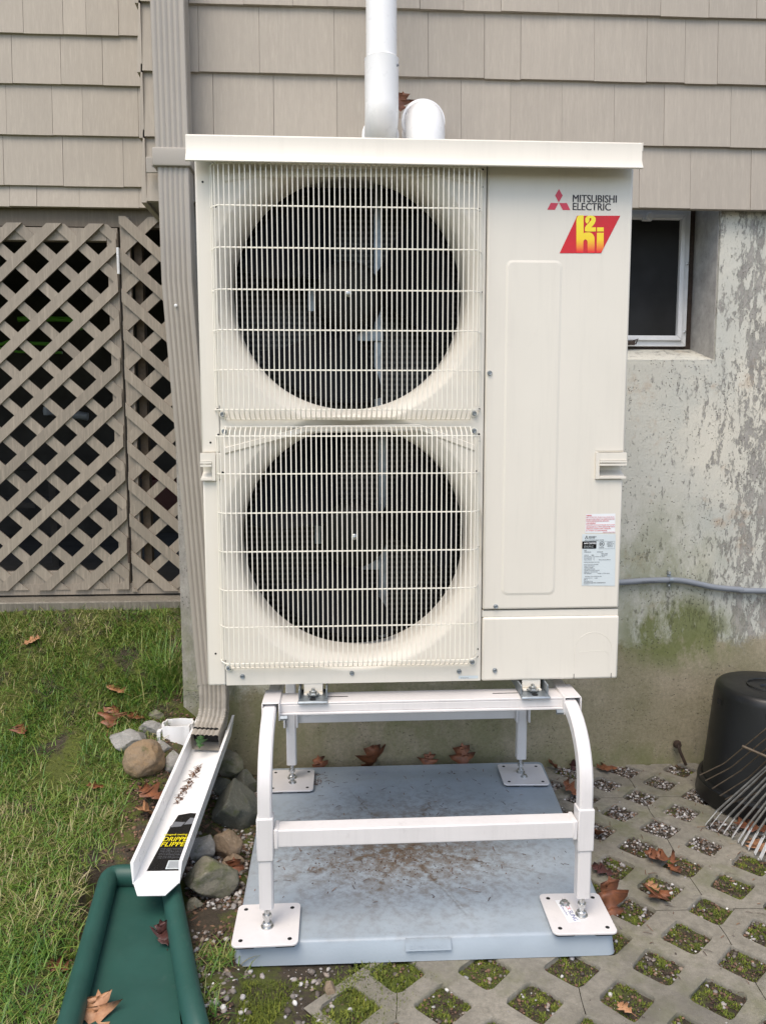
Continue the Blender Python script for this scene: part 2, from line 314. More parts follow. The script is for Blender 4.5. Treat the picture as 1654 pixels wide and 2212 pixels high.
# ------------------------------------------------------------------ mesh helpers
ORG = {}
class MB:
    def __init__(s): s.v = []; s.f = []
    def add(s, vs, fs):
        o = len(s.v); s.v += [Vector(v) for v in vs]; s.f += [tuple(i + o for i in f) for f in fs]; return s
    def box(s, x0, x1, y0, y1, z0, z1):
        return s.add([(x0, y0, z0), (x1, y0, z0), (x1, y1, z0), (x0, y1, z0), (x0, y0, z1), (x1, y0, z1), (x1, y1, z1), (x0, y1, z1)],
                     [(0, 3, 2, 1), (4, 5, 6, 7), (0, 1, 5, 4), (1, 2, 6, 5), (2, 3, 7, 6), (3, 0, 4, 7)])
    def hexa(s, p):   # 8 corners: bottom 4 ccw, top 4 ccw
        return s.add(p, [(0, 3, 2, 1), (4, 5, 6, 7), (0, 1, 5, 4), (1, 2, 6, 5), (2, 3, 7, 6), (3, 0, 4, 7)])
    def prism(s, poly, a, b, axis='y'):
        n = len(poly)
        def P(q, t):
            return (q[0], t, q[1]) if axis == 'y' else ((q[0], q[1], t) if axis == 'z' else (t, q[0], q[1]))
        area = sum(poly[i][0] * poly[(i + 1) % n][1] - poly[(i + 1) % n][0] * poly[i][1] for i in range(n))
        if area < 0: poly = poly[::-1]
        vs = [P(q, a) for q in poly] + [P(q, b) for q in poly]
        fs = [tuple(range(n)), tuple(range(2 * n - 1, n - 1, -1))] + [(i, i + n, (i + 1) % n + n, (i + 1) % n) for i in range(n)]
        if axis != 'y': fs = [f[::-1] for f in fs]
        return s.add(vs, fs)
    def tube(s, path, r, seg=8, cap=True, rs=None):
        path = [Vector(p) for p in path]; n = len(path); rings = []
        t0 = (path[1] - path[0]).normalized(); up = Vector((0, 0, 1)) if abs(t0.z) < .9 else Vector((1, 0, 0))
        u = t0.cross(up).normalized()
        for i, p in enumerate(path):
            t = ((path[min(i + 1, n - 1)] - p).normalized() + (p - path[max(i - 1, 0)]).normalized()).normalized()
            u = (u - t * u.dot(t)).normalized(); w = t.cross(u)
            rr = rs[i] if rs else r
            rings.append([p + (u * math.cos(2 * math.pi * k / seg) + w * math.sin(2 * math.pi * k / seg)) * rr for k in range(seg)])
        vs = [v for q in rings for v in q]
        fs = [(i * seg + k, i * seg + (k + 1) % seg, (i + 1) * seg + (k + 1) % seg, (i + 1) * seg + k) for i in range(n - 1) for k in range(seg)]
        if cap: fs += [tuple(range(seg))[::-1], tuple((n - 1) * seg + k for k in range(seg))]
        return s.add(vs, fs)
    def sweep(s, prof, frames, cap=True):     # prof: 2D loop; frames: (origin, u, v)
        m = len(prof); vs = [o + u * a + v * b for (o, u, v) in frames for (a, b) in prof]
        fs = [(i * m + k, i * m + (k + 1) % m, (i + 1) * m + (k + 1) % m, (i + 1) * m + k) for i in range(len(frames) - 1) for k in range(m)]
        if cap: fs += [tuple(range(m))[::-1], tuple((len(frames) - 1) * m + k for k in range(m))]
        return s.add(vs, fs)
    def lathe(s, prof, c, axis='z', seg=48):   # prof: (r, h)
        vs = []
        for r, h in prof:
            for k in range(seg):
                a = 2 * math.pi * k / seg; q = (r * math.cos(a), r * math.sin(a))
                vs.append(Vector(c) + (Vector((q[0], q[1], h)) if axis == 'z' else Vector((q[0], -h, q[1]))))
        fs = [(i * seg + k, i * seg + (k + 1) % seg, (i + 1) * seg + (k + 1) % seg, (i + 1) * seg + k) for i in range(len(prof) - 1) for k in range(seg)]
        return s.add(vs, fs)
    def disc(s, c, r, h, axis='y', seg=20):
        s.lathe([(0.00001, 0), (r, 0), (r, h), (0.00001, h)], c, axis, seg); return s
    def xf(s, mat):
        s.v = [mat @ v for v in s.v]; return s
def tagp(o, label=None, cat=None, group=None, kind=None):
    if label: o['label'] = label
    if cat: o['category'] = cat
    if group: o['group'] = group
    if kind: o['kind'] = kind
    return o
def thing(name, loc, label, cat, group=None):
    o = bpy.data.objects.new(name, None); o.empty_display_size = .05; COL.objects.link(o); o.location = loc
    ORG[o.name] = Vector(loc); return tagp(o, label, cat, group)
def obj(name, mb, mat, parent=None, bevel=0, smooth=None, seg=2, label=None, fixn=False):
    org = ORG[parent.name] if parent else Vector((0, 0, 0))
    me = bpy.data.meshes.new(name)
    me.from_pydata([tuple(v - org) for v in mb.v], [], mb.f); me.update()
    if fixn:
        import bmesh
        bm = bmesh.new(); bm.from_mesh(me); bmesh.ops.recalc_face_normals(bm, faces=bm.faces); bm.to_mesh(me); bm.free()
    ms = mat if isinstance(mat, (list, tuple)) else [mat]
    for m_ in ms: me.materials.append(M[m_] if isinstance(m_, str) else m_)
    if smooth is not None:
        me.shade_smooth(); me.set_sharp_from_angle(angle=R(smooth))
    o = bpy.data.objects.new(name, me); COL.objects.link(o)
    if parent: o.parent = parent
    ORG[o.name] = org
    if bevel:
        bv = o.modifiers.new('b', 'BEVEL'); bv.width = bevel; bv.segments = seg; bv.limit_method = 'ANGLE'; bv.angle_limit = R(40)
        if smooth is None: me.shade_smooth(); me.set_sharp_from_angle(angle=R(30)); bv.harden_normals = False
    if label: o['label'] = label
    return o
def recentre(o, c):
    """move a top-level mesh's origin to its base"""
    c = Vector(c); o.data.transform(Matrix.Translation(-c)); o.location = c; return o
def copy_tree(o, parent=None):
    c = o.copy(); COL.objects.link(c); c.parent = parent; ORG[c.name] = ORG.get(o.name, Vector())
    for ch in list(o.children): copy_tree(ch, c)
    return c
def npmesh(name, verts, faces, mat, parent=None, smooth=False):
    verts = np.asarray(verts, dtype=np.float32).reshape(-1, 3); faces = np.asarray(faces, dtype=np.int32)
    k = faces.shape[1]; me = bpy.data.meshes.new(name)
    me.vertices.add(len(verts)); me.vertices.foreach_set('co', verts.ravel())
    me.loops.add(faces.size); me.loops.foreach_set('vertex_index', faces.ravel())
    me.polygons.add(len(faces)); me.polygons.foreach_set('loop_start', np.arange(0, faces.size, k, dtype=np.int32))
    me.update(calc_edges=True); me.validate()
    me.materials.append(M[mat])
    if smooth: me.shade_smooth()
    o = bpy.data.objects.new(name, me); COL.objects.link(o)
    if parent: o.parent = parent
    ORG[o.name] = Vector((0, 0, 0)); return o
def rrect(x0, x1, z0, z1, r, k=5):
    p = []
    for cx, cz, a0 in ((x1 - r, z1 - r, 0), (x0 + r, z1 - r, 90), (x0 + r, z0 + r, 180), (x1 - r, z0 + r, 270)):
        for i in range(k + 1): a = R(a0 + 90 * i / k); p.append((cx + r * math.cos(a), cz + r * math.sin(a)))
    return p
def clip_poly(poly, x0, x1, z0, z1):
    for ax, lim, sg in ((0, x0, 1), (0, x1, -1), (1, z0, 1), (1, z1, -1)):
        out = []
        for i in range(len(poly)):
            a, b = poly[i - 1], poly[i]; da, db = (a[ax] - lim) * sg, (b[ax] - lim) * sg
            if da * db < 0:
                t = da / (da - db); out.append((a[0] + (b[0] - a[0]) * t, a[1] + (b[1] - a[1]) * t))
            if db >= 0: out.append(b)
        poly = out
        if len(poly) < 3: return []
    return poly
def text(mb, s, o, ux, uy, width, height, bold=0.0, slant=0):
    """adds the words s with lower-left corner o, fitted to width x height along ux / uy"""
    cu = bpy.data.curves.new('words', 'FONT'); cu.body = s; cu.resolution_u = 3; cu.shear = slant
    to = bpy.data.objects.new('words', cu); me = bpy.data.meshes.new_from_object(to)
    co = [v.co.copy() for v in me.vertices]; fs = [tuple(p.vertices) for p in me.polygons]
    if co:
        x0 = min(c.x for c in co); x1 = max(c.x for c in co); y0 = min(c.y for c in co); y1 = max(c.y for c in co)
        sx = width / (x1 - x0) if width else height / (y1 - y0); sy = height / (y1 - y0)
        mb.add([Vector(o) + Vector(ux) * ((c.x - x0) * sx) + Vector(uy) * ((c.y - y0) * sy) for c in co], fs)
        if bold:
            nn = Vector(ux).cross(Vector(uy)).normalized() * .00008
            for sg in (-1, 1): mb.add([Vector(o) + nn * (1.5 + sg) + Vector(ux) * ((c.x - x0) * sx + sg * bold * sy * 1.6) + Vector(uy) * ((c.y - y0) * sy) for c in co], fs)
    bpy.data.meshes.remove(me); bpy.data.objects.remove(to); bpy.data.curves.remove(cu)
    return mb
X, Y, Z = Vector((1, 0, 0)), Vector((0, 1, 0)), Vector((0, 0, 1))

# ------------------------------------------------------------------ ground
YW = 2.67                                   # face of the foundation wall
XF = -0.560                                 # its left-hand corner
YL = 3.17                                   # lattice plane
_yk = [-50, 1.2, 1.5, 1.8, 2.3, 2.6, 2.9, 3.12, 3.3, 60]
_zk = [0.0, 0.0, .008, .035, .125, .225, .42, .545, .40, .40]
def base_h(y): return float(np.interp(y, _yk, _zk))
def hgt(x, y):
    t = min(1, max(0, (-.30 - x) / .30)); t = t * t * (3 - 2 * t)
    if -.67 < x < -.24 and 1.2 < y < 1.98: return .008
    if y < 1.75: flat = -.006 if x < .02 else -.038
    else: flat = -.006 if x < -.27 else -.038
    return flat + t * (base_h(y) - flat)
def hit(px, py, up=0.0):
    d = ray(px, py); t = .8
    while t < 6:
        p = CAM + d * t
        if p.z - up < hgt(p.x, p.y): return p
        t += .004
    return p
def axis(a, b, fine0, fine1, st):
    v = list(np.arange(fine0, fine1 + 1e-6, st)); k = fine1; s_ = st
    while k < b: s_ *= 1.35; k += s_; v.append(k)
    k = fine0; s_ = st
    while k > a: s_ *= 1.35; k -= s_; v.insert(0, k)
    return v
xs = axis(-60, 60, -1.5, .15, .015); ys = [v for v in axis(-60, 8, 1.1, 3.3, .015) if v < 7]
vs = []
for y in ys:
    for x in xs:
        h = hgt(x, y)
        if x < .2 and abs(x) < 3 and 0 < y < 3.4:
            h += (noise.noise((x * 9, y * 9, 0)) * .010 + noise.noise((x * 30, y * 30, 3)) * .006) * min(1, max(.15, (.0 - x) * 4))
        vs.append((x, y, h))
nx = len(xs); ny = len(ys)
idx = np.arange(nx * ny).reshape(ny, nx)
fs = np.stack([idx[:-1, :-1], idx[:-1, 1:], idx[1:, 1:], idx[1:, :-1]], -1).reshape(-1, 4)
g = npmesh('ground', vs, fs, 'soil', smooth=True); tagp(g, 'mossy brown soil sloping up to the lattice', kind='structure')

# ------------------------------------------------------------------ grid paving with holes
O0, E1, E2 = np.array([.922, 1.612]), np.array([.2, -.004]), np.array([.0195, .202])
pv = MB(); HOLES = []
def cell(ci, cj):
    c = O0 + E1 * ci + E2 * cj
    if c[0] < -.20 or c[0] > 3.2 or c[1] > 2.74 or c[1] < -.6: return
    if c[0] < .05 and c[1] > 1.66: return
    if c[0] - (1.63 - c[1]) * -.62 < .05 and c[0] < .3: return
    jx = round((ci - .17) / 1.5 * 1) ; crackN = abs(((ci + .5) % 2) - .5) < .1 ; crackE = abs((cj + .5) % 3 - 1.5) < .1
    HOLES.append(c)
    Nn, Ee = E2 / 2, E1 / 2
    corners = [c + Ee, c + Nn, c - Ee, c - Nn]     # E N W S
    s1 = .665 + random.uniform(-.02, .02); jit = [np.array([random.uniform(-.003, .003), random.uniform(-.003, .003)]) for _ in range(4)]
    def loop(sc, rr, z):
        out = []
        cs = [c + (q - c) * sc + jit[k] * (1 if sc < .9 else 0) for k, q in enumerate(corners)]
        for k in range(4):
            a, p, b_ = cs[k - 1], cs[k], cs[(k + 1) % 4]
            d1 = (a - p) / np.linalg.norm(a - p); d2 = (b_ - p) / np.linalg.norm(b_ - p)
            for t in range(4):
                th = t / 3
                q = p + d1 * rr * (1 - th) ** 2 + d2 * rr * th ** 2
                jj = (hash((round(q[0], 3), k, t)) % 1000 / 1000 - .5) * .0035 if sc < .9 else 0
                out.append((q[0] + jj, q[1] - jj * .7, z))
        return out
    outer = []
    for k in range(4):
        p, a, b_ = corners[k], corners[k - 1], corners[(k + 1) % 4]
        if (k % 2 == 1 and crackN) or (k % 2 == 0 and crackE):      # a joint between two pavers runs through this corner
            d1 = (a - p) / np.linalg.norm(a - p); d2 = (b_ - p) / np.linalg.norm(b_ - p); g_ = .002
            outer += [(*(p + d1 * g_), 0), (*(p + d1 * g_ * .5 + d1 * 0), 0), (*(p + d2 * g_ * .5), 0), (*(p + d2 * g_), 0)]
        else:
            d1 = (a - p) * .02; d2 = (b_ - p) * .02
            outer += [(*(p + d1), 0), (*(p + d1 * .3), 0), (*(p + d2 * .3), 0), (*(p + d2), 0)]
    l1 = loop(s1 + .02, .017, 0); l2 = loop(s1 + .002, .015, -.002); l3 = loop(s1 - .01, .014, -.006); l4 = loop(s1 - .03, .014, -.07)
    vs = outer + l1 + l2 + l3 + l4; fs = []; ext = []
    for r_ in range(4):
        for k in range(16):
            k2 = (k + 1) % 16
            if r_ == 0:
                q = k // 4
                if k % 4 == 1 and ((q % 2 == 1 and crackN) or (q % 2 == 0 and crackE)):
                    # leave the joint open: move the middle points apart
                    a_, b_2 = np.array(l1[k]), np.array(l1[k2]); mid_ = (a_ + b_2) / 2; dd = (b_2 - a_) / np.linalg.norm(b_2 - a_) * .0011
                    i0 = 80 + len(ext); ext += [tuple(mid_ - dd), tuple(mid_ + dd)]
                    fs.append((k, i0, 16 + k)); fs.append((k2, 16 + k2, i0 + 1)); continue
            fs.append((r_ * 16 + k, r_ * 16 + k2, (r_ + 1) * 16 + k2, (r_ + 1) * 16 + k))
    pv.add(vs + ext, fs)
for ci2 in range(-16, 28):
    for cj2 in range(-24, 12):
        if (ci2 + cj2) % 2 == 0: cell(ci2 / 2, cj2 / 2)
o = obj('paving', pv, 'paver', smooth=40); tagp(o, 'weathered concrete grid paving with diamond shaped holes', kind='structure')
o.data.transform(Matrix.Identity(4))

# ------------------------------------------------------------------ house: foundation, shingles, window
fw = thing('foundation_wall', (1.2, YW, 0), 'bare concrete house foundation with peeling pale paint and green moss', 'wall')
XR = 5.0
f = MB(); OX0, OX1, OZ = .52, 1.312, 1.472
def fgrid(x0, x1, z0, z1):                 # front face patches, butted
    f.box(x0, x1, YW, YW + .30, z0, z1)
fgrid(XF, OX0, -.25, 2.12); fgrid(OX1, XR, -.25, 2.12); fgrid(OX0, OX1, -.25, OZ - .012)
f.box(XF, XF + .25, YW + .30, YL + 1.2, -.25, 2.12)
obj('concrete', f, 'foundation', fw)
rv = MB()
rv.prism([(YW + .002, OZ - .012), (YW + .002, OZ), (YW + .215, OZ + .062), (YW + .215, OZ - .012)], OX0, OX1, 'x')
obj('window_sill', rv, 'foundation', fw, fixn=True)
j = MB(); j.box(OX1 - .003, OX1 - .0005, YW + .012, YW + .2, OZ + .004, 2.10); obj('jamb', j, 'reveal', fw)
WX1, WZ0, WZ1, WY = 1.285, 1.537, 2.03, YW + .18
def frame(mb, x0, x1, z0, z1, w, y0, y1):
    mb.prism([(x0, z0), (x1, z0), (x1 - w, z0 + w), (x0 + w, z0 + w)], y0, y1); mb.prism([(x0 + w, z1 - w), (x1 - w, z1 - w), (x1, z1), (x0, z1)], y0, y1)
    mb.prism([(x1, z0), (x1, z1), (x1 - w, z1 - w), (x1 - w, z0 + w)], y0, y1); mb.prism([(x0, z0), (x0 + w, z0 + w), (x0 + w, z1 - w), (x0, z1)], y0, y1)
    return mb
w = obj('window', frame(MB(), .55, WX1, WZ0, WZ1, .020, WY - .002, WY + .05), 'frame_alu', fw, bevel=.002)
obj('inner_frame', frame(MB(), .5703, WX1 - .0203, WZ0 + .0203, WZ1 - .0203, .018, WY - .014, WY + .03), 'frame_alu', w, bevel=.003)
obj('pane', MB().box(.585, WX1 - .035, WY + .004, WY + .008, WZ0 + .035, WZ1 - .035), 'screen', w)
obj('glazing_gasket', MB().box(WX1 + .0005, OX1 - .004, WY + .012, WY + .05, WZ0 - .01, 2.10), 'rust', w)
obj('glazing_gasket', MB().box(.55, WX1, WY + .012, WY + .05, WZ0 - .012, WZ0 - .001), 'rust', w)
kn = MB()
kn.disc((1.255, WY - .003, 1.985), .012, .012); kn.lathe([(.0, -.004), (.007, .010), (.012, .014), (.012, .018)], (1.262, WY - .016, 1.985), 'y', 12)
c_ = W(1415, 462, WY - .01)
obj('latch', MB().lathe([(.00001, 0), (.013, .001), (.015, .006), (.012, .012), (.00001, .014)], (c_.x - .03, WY - .03, 1.995), 'y', 20).box(c_.x - .05, c_.x - .015, WY - .018, WY - .006, 1.984, 1.998), 'frame_alu', w, bevel=.001)
for pp, py in ((1474, 570), (1472, 717)):
    q = W(1489 if py < 600 else 1480, py, WY - .004); obj('screw', MB().lathe([(.00001, 0), (.004, 0), (.005, .003), (.00001, .004)], (WX1 - .008, WY - .006, q.z), 'y', 12), 'zinc', w)
q = W(1365, 738, WY - .02); t = MB()
t.tube([(q.x - .03, WY - .03, q.z - .012), (q.x, WY - .02, q.z + .002), (q.x + .02, WY - .022, q.z + .01), (q.x + .012, WY - .02, q.z - .01)], .0025, 6)
t.box(q.x - .05, q.x + .008, WY - .026, WY - .015, q.z - .012, q.z + .002)
obj('latch', t, 'rust', w)
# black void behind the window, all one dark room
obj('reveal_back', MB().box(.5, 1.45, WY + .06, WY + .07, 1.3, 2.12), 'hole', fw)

def shingles(mb, y0, rows, x0, x1, joints, thick=.013, rnd=(.10, .19)):
    """rows: z of every butt line from the top down"""
    for r_, zb in enumerate(rows):
        ex = (rows[r_ - 1] - zb) if r_ else .21
        js = sorted(joints.get(r_, [])); cuts = [x0]; lo = js[0] if js else x1; hi = js[-1] if js else x1
        x = x0
        fill = []
        if js:
            x = lo - random.uniform(*rnd)
            while x > x0 + .04: fill.append(x); x -= random.uniform(*rnd)
            x = hi + random.uniform(*rnd)
            while x < x1 - .04: fill.append(x); x += random.uniform(*rnd)
        else:
            x = x0 + random.uniform(.05, .19)
            while x < x1 - .04: fill.append(x); x += random.uniform(*rnd)
        allj = [x0] + sorted(fill + js) + [x1]
        for a, b in zip(allj[:-1], allj[1:]):
            dz = random.uniform(-.0012, .0012); dy = random.uniform(-.0012, .0012); g_ = random.choice((.0003, .0005, .0008))
            h = ex + .012; d1, d2 = random.uniform(-.0006, .0006), random.uniform(-.0006, .0006)
            A, B = a + g_, b - g_
            mb.hexa([(A, y0 - thick + dy, zb + dz + d1), (B, y0 - thick + dy, zb + dz + d2), (B, y0 + .006, zb + dz + d2), (A, y0 + .006, zb + dz + d1),
                     (A, y0 - .001 + dy * .3, zb + h), (B, y0 - .001 + dy * .3, zb + h), (B, y0 + .006, zb + h), (A, y0 + .006, zb + h)])
    return mb
YS = 2.640
SXL = -.622
rowsR = [W(1654, p, YS).z for p in (45, 187, 322, 455)]
rowsR = [rowsR[0] + .208 * k for k in (5, 4, 3, 2, 1)] + rowsR
jr = {5: [999.5, 1080, 1203, 1423, 1527], 6: [430, 561, 722, 924, 1045, 1123, 1281.5, 1394, 1477, 1547], 7: [462, 592, 728, 994.5, 1101, 1211.5, 1324, 1431.5, 1575], 8: [1378, 1488, 1618]}
pyr = {5: 20, 6: 110, 7: 250, 8: 390}
jr = {k: [W(p, pyr[k] + 0, YS).x for p in v] for k, v in jr.items()}
sw = thing('shingle_wall', (1.2, YS, rowsR[-1]), 'taupe shingled house wall above the heat pump and foundation', 'shingled wall', 'painted shingle siding')
mb = shingles(MB(), YS, rowsR, SXL, XR, jr)
obj('shingles', mb, 'siding', sw)
obj('sheathing', MB().box(SXL + .002, XR, YS + .0065, YS + .028, rowsR[-1] + .004, 6.2).box(SXL + .002, SXL + .03, YS + .028, YL + .6, rowsR[-1] + .004, 6.2), 'trim', sw)  # bare stretch above the shingles is unseen, added to shade the scene
rt = MB()                                    # the return round the corner: butts flare to the left
for r_, zb in enumerate(rowsR):
    h = .22
    ys_ = [YS - .013, YS + .11, YS + .26, YS + .42, YL]
    for a, b in zip(ys_[:-1], ys_[1:]):
        rt.hexa([(SXL - .016, a, zb - .006), (SXL + .001, a, zb - .006), (SXL + .001, b - .002, zb - .006), (SXL - .016, b - .002, zb - .006),
                 (SXL - .003, a, zb + h), (SXL + .001, a, zb + h), (SXL + .001, b - .002, zb + h), (SXL - .003, b - .002, zb + h)])
obj('corner_return', rt, 'siding', sw)
YS2 = 3.150
rowsL = [W(150, p, YS2).z for p in (77, 185, 295, 404, 449)]
rowsL = [rowsL[0] + .19 * k for k in (5, 4, 3, 2, 1)] + rowsL
jl = {5: [52], 6: [28, 133, 223], 7: [16, 115, 180, 300], 8: [10, 138, 268], 9: [173, 302]}
pl = {5: 30, 6: 130, 7: 240, 8: 350, 9: 425}
jl = {k: [W(p, pl[k], YS2).x for p in v] for k, v in jl.items()}
sw2 = thing('shingle_wall', (-1.5, YS2, rowsL[-1]), 'taupe shingled wall set back above the lattice door', 'shingled wall', 'painted shingle siding')
obj('shingles', shingles(MB(), YS2, rowsL, -4.2, SXL - .001, jl, rnd=(.08, .2)), 'siding', sw2)
obj('sheathing', MB().box(-4.2, SXL - .001, YS2 + .0065, YS2 + .20, rowsL[-1] + .004, 6.2), 'trim', sw2)  # likewise carried up past its shingles, out of view, for shading

# ------------------------------------------------------------------ crawl space and lattice
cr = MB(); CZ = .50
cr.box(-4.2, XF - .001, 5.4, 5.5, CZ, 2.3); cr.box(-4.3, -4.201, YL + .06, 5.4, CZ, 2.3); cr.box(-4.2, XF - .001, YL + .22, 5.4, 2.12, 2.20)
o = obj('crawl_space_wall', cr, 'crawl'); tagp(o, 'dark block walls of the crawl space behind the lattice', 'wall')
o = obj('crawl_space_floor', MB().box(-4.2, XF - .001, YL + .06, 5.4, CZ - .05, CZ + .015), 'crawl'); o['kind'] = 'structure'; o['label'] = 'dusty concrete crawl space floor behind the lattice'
GX = -.860                                   # gap between door and fixed panel
LB, LT = .582, 2.030
def slats(mb, x0, x1, z0, z1, sgn, y, thru, pitch=.149, w=.0385, th=.008):
    """diagonal strips; sgn +1 rises to the right; one of them runs through the point thru"""
    hv = w / math.cos(R(42.7)) / 2; sl_ = math.tan(R(42.7)) * sgn; p = W(*thru, y)
    zc = p.z + sl_ * (x0 - p.x); k = -30
    while k < 40:
        c = zc + k * pitch + random.uniform(-.0025, .0025); k += 1; dsl = sl_ * random.uniform(.993, 1.007)
        za, zb = c, c + dsl * (x1 - x0)
        e = .3
        poly = [(x0 - e, za - dsl * e - hv), (x1 + e, zb + dsl * e - hv), (x1 + e, zb + dsl * e + hv), (x0 - e, za - dsl * e + hv)]
        poly = clip_poly(poly, x0 + random.uniform(0, .003), x1 - random.uniform(0, .004), z0, z1)
        if poly:
            dy = random.uniform(-.0004, .0004); mb.prism(poly, y + dy, y + th + dy)
    return mb
ld = thing('lattice_door', (-1.5, YL, LB), 'wide taupe lattice door with hinges on its right side', 'lattice door', 'diagonal lattice below the recessed wall')
DX0 = -2.1
obj('slats', slats(MB(), DX0, GX - .006, LB, LT, 1, YL - .017, (267, 691)), 'lattice', ld, label='front slats rising to the right')
obj('slats', slats(MB(), DX0, GX - .006, LB, LT, -1, YL - .0085, (250.5, 680)), 'lattice', ld, label='rear slats rising to the left')
fr = MB(); fr.box(GX - .048, GX - .006, YL, YL + .03, LB + .02, LT - .012); fr.box(DX0, GX - .048, YL, YL + .03, LT - .062, LT - .012)
fr.box(DX0, GX - .048, YL, YL + .03, LB + .02, LB + .075); fr.box(DX0, DX0 + .05, YL, YL + .03, LB + .075, LT - .062)
obj('frame', fr, 'lattice', ld, bevel=.002)
for pya, pyb in ((535, 592), (1262 - 100, 1262 - 46)):
    a, b = W(262, pya, YL - .02).z, W(262, pyb, YL - .02).z
    h = MB().tube([(GX - .001, YL - .021, b), (GX - .001, YL - .021, a)], .0055, 10)
    for k in range(1, 4): zz = b + (a - b) * k / 4; h.lathe([(.0058, -.001), (.0062, 0), (.0058, .001)], (GX - .001, YL - .021, zz), 'z', 10)
    obj('hinge', h, 'frame_alu' if pya < 900 else 'rust', ld)
lp = thing('lattice_panel', (-.7, YL, LB), 'narrow fixed taupe lattice panel between door and foundation corner', 'lattice panel', 'diagonal lattice below the recessed wall')
PX1 = XF - .02
obj('slats', slats(MB(), GX + .004, PX1, LB - .01, LT + .03, -1, YL - .017, (271, 644)), 'lattice', lp, label='front slats rising to the left')
obj('slats', slats(MB(), GX + .004, PX1, LB - .01, LT + .03, 1, YL - .0085, (288, 688)), 'lattice', lp, label='rear slats rising to the right')
obj('post', MB().box(GX + .004, GX + .040, YL, YL + .02, LB, LT + .03), 'lattice', lp)
obj('post', MB().box(GX + .048, GX + .078, YL + .03, YL + .07, CZ, 2.1), 'dark_post', lp, label='dark brown post behind the slats')
o = obj('header_board', MB().box(-4.2, SXL + .03, YL + .002, YL + .04, LT - .008, LT + .075), 'header'); tagp(o, 'brown header board above the lattice, under the shingles', 'board')
o = obj('bottom_rail', MB().box(-4.2, XF - .001, YL - .003, YL + .035, LB - .022, LB + .022), 'lattice'); tagp(o, 'dark bottom rail board under the lattice', 'board')
o = obj('sill_timber', MB().box(-4.2, XF - .07, YL - .10, YL + .04, LB - .12, LB - .030), 'old_wood', bevel=.006); tagp(o, 'weathered grey timber lying along the foot of the lattice', 'timber')
# things stored inside
t = MB(); t.tube([W(100, 888, 3.9), W(190, 900, 3.9)], .020, 12); t.lathe([(.023, -.02), (.026, 0), (.023, .02)], W(105, 888, 3.9), 'z', 10)
o = obj('pipe', t, 'pipe_grey', smooth=40); tagp(o, 'grey plastic pipe lying in the crawl space behind the lattice', 'pipe')
t = MB(); yy = 3.7
t.tube([W(0, 745, yy), W(20, 738, yy), W(60, 741, yy), W(130, 744, yy)], .008, 8); t.tube([W(0, 752, yy), W(40, 760, yy), W(135, 762, yy)], .006, 8)
t.tube([W(40, 690, yy), W(60, 688, yy), W(150, 690, yy), W(172, 698, yy), W(178, 712, yy)], .012, 8)
o = obj('tool_frame', t, 'lime', smooth=40); tagp(o, 'lime green tubular tool frame in the dark behind the lattice', 'tool')
t = MB()
for k in range(4): t.box(W(55 + k, 0, 4.1).x, W(72 + k, 0, 4.1).x, 4.1, 4.14, CZ + .01, CZ + .5) if k == 0 else None
t.box(W(0, 900, 4.2).x - .1, W(75, 900, 4.2).x, 4.15, 4.5, CZ + .32, CZ + .35); t.box(W(0, 900, 4.2).x - .1, W(75, 900, 4.2).x, 4.15, 4.5, CZ + .52, CZ + .55)
o = obj('shelf_rack', t, 'crawl', bevel=.003); tagp(o, 'dim grey shelf rack inside the crawl space', 'shelf')
t = MB(); a = W(345, 1080, 4.2); t.box(a.x - .06, a.x + .22, 4.1, 4.4, CZ + .3, a.z + .12); t.box(a.x - .07, a.x + .23, 4.09, 4.41, a.z + .12, a.z + .14)
o = obj('storage_tub', t, 'red_box', bevel=.01); tagp(o, 'dark red storage tub in the shade behind the narrow lattice panel', 'tub')
t = MB(); a = W(105, 1155, 3.9)
t.lathe([(.022, .0), (.025, .001), (.025, .003), (.022, .004)], W(234, 1292 - 1292 + 1295 - 0, 3.4), 'y', 16)
a = W(225, 1110, 3.4)

# ------------------------------------------------------------------ downspout
dsp = thing('downspout', (-.44, 2.56, .17), 'ribbed taupe rain downspout running down the house corner behind the heat pump', 'downspout')
def rib_profile(w, d, n=5, amp=.0035):
    p = []; k = n * 4
    for i in range(k + 1):
        t = i / k; xx = -w / 2 + .010 + (w - .020) * t
        p.append((xx, -d / 2 + amp * (.5 - .5 * math.cos(2 * math.pi * n * t)) ** 1.5))
    p += [(w / 2 - .003, -d / 2 + .001), (w / 2, -d / 2 + .006)]
    for i in range(1, 9): t = i / 9; p.append((w / 2 - .002 * math.sin(t * math.pi * 3) ** 2, -d / 2 + .006 + (d - .012) * t))
    p += [(w / 2, d / 2 - .005), (w / 2 - .005, d / 2), (-w / 2 + .005, d / 2), (-w / 2, d / 2 - .005), (-w / 2, -d / 2 + .006), (-w / 2 + .003, -d / 2 + .001)]
    return p
def frames(path, us):
    out = []
    for i, p in enumerate(path):
        p = Vector(p); a = Vector(path[max(i - 1, 0)]); b = Vector(path[min(i + 1, len(path) - 1)]); t = (b - a).normalized()
        u = Vector(us); u = (u - t * u.dot(t)).normalized(); v = t.cross(u)
        if v.y < 0: v = -v
        out.append((p, u, v))
    return out
PD, PW = .074, .104; YD = 2.560
obj('upper_pipe', MB().sweep(rib_profile(PW, PD), frames([(-.520, YD, 3.5), (-.514, YD, 2.08)], X)), 'downspout', dsp, smooth=28, fixn=True)
obj('lower_pipe', MB().sweep(rib_profile(PW - .006, PD - .006), frames([(-.513, YD, 2.095), (-.511, YD, 1.70), (-.506, YD, 1.60), (-.434, YD, .385)], X)), 'downspout', dsp, smooth=28, fixn=True)
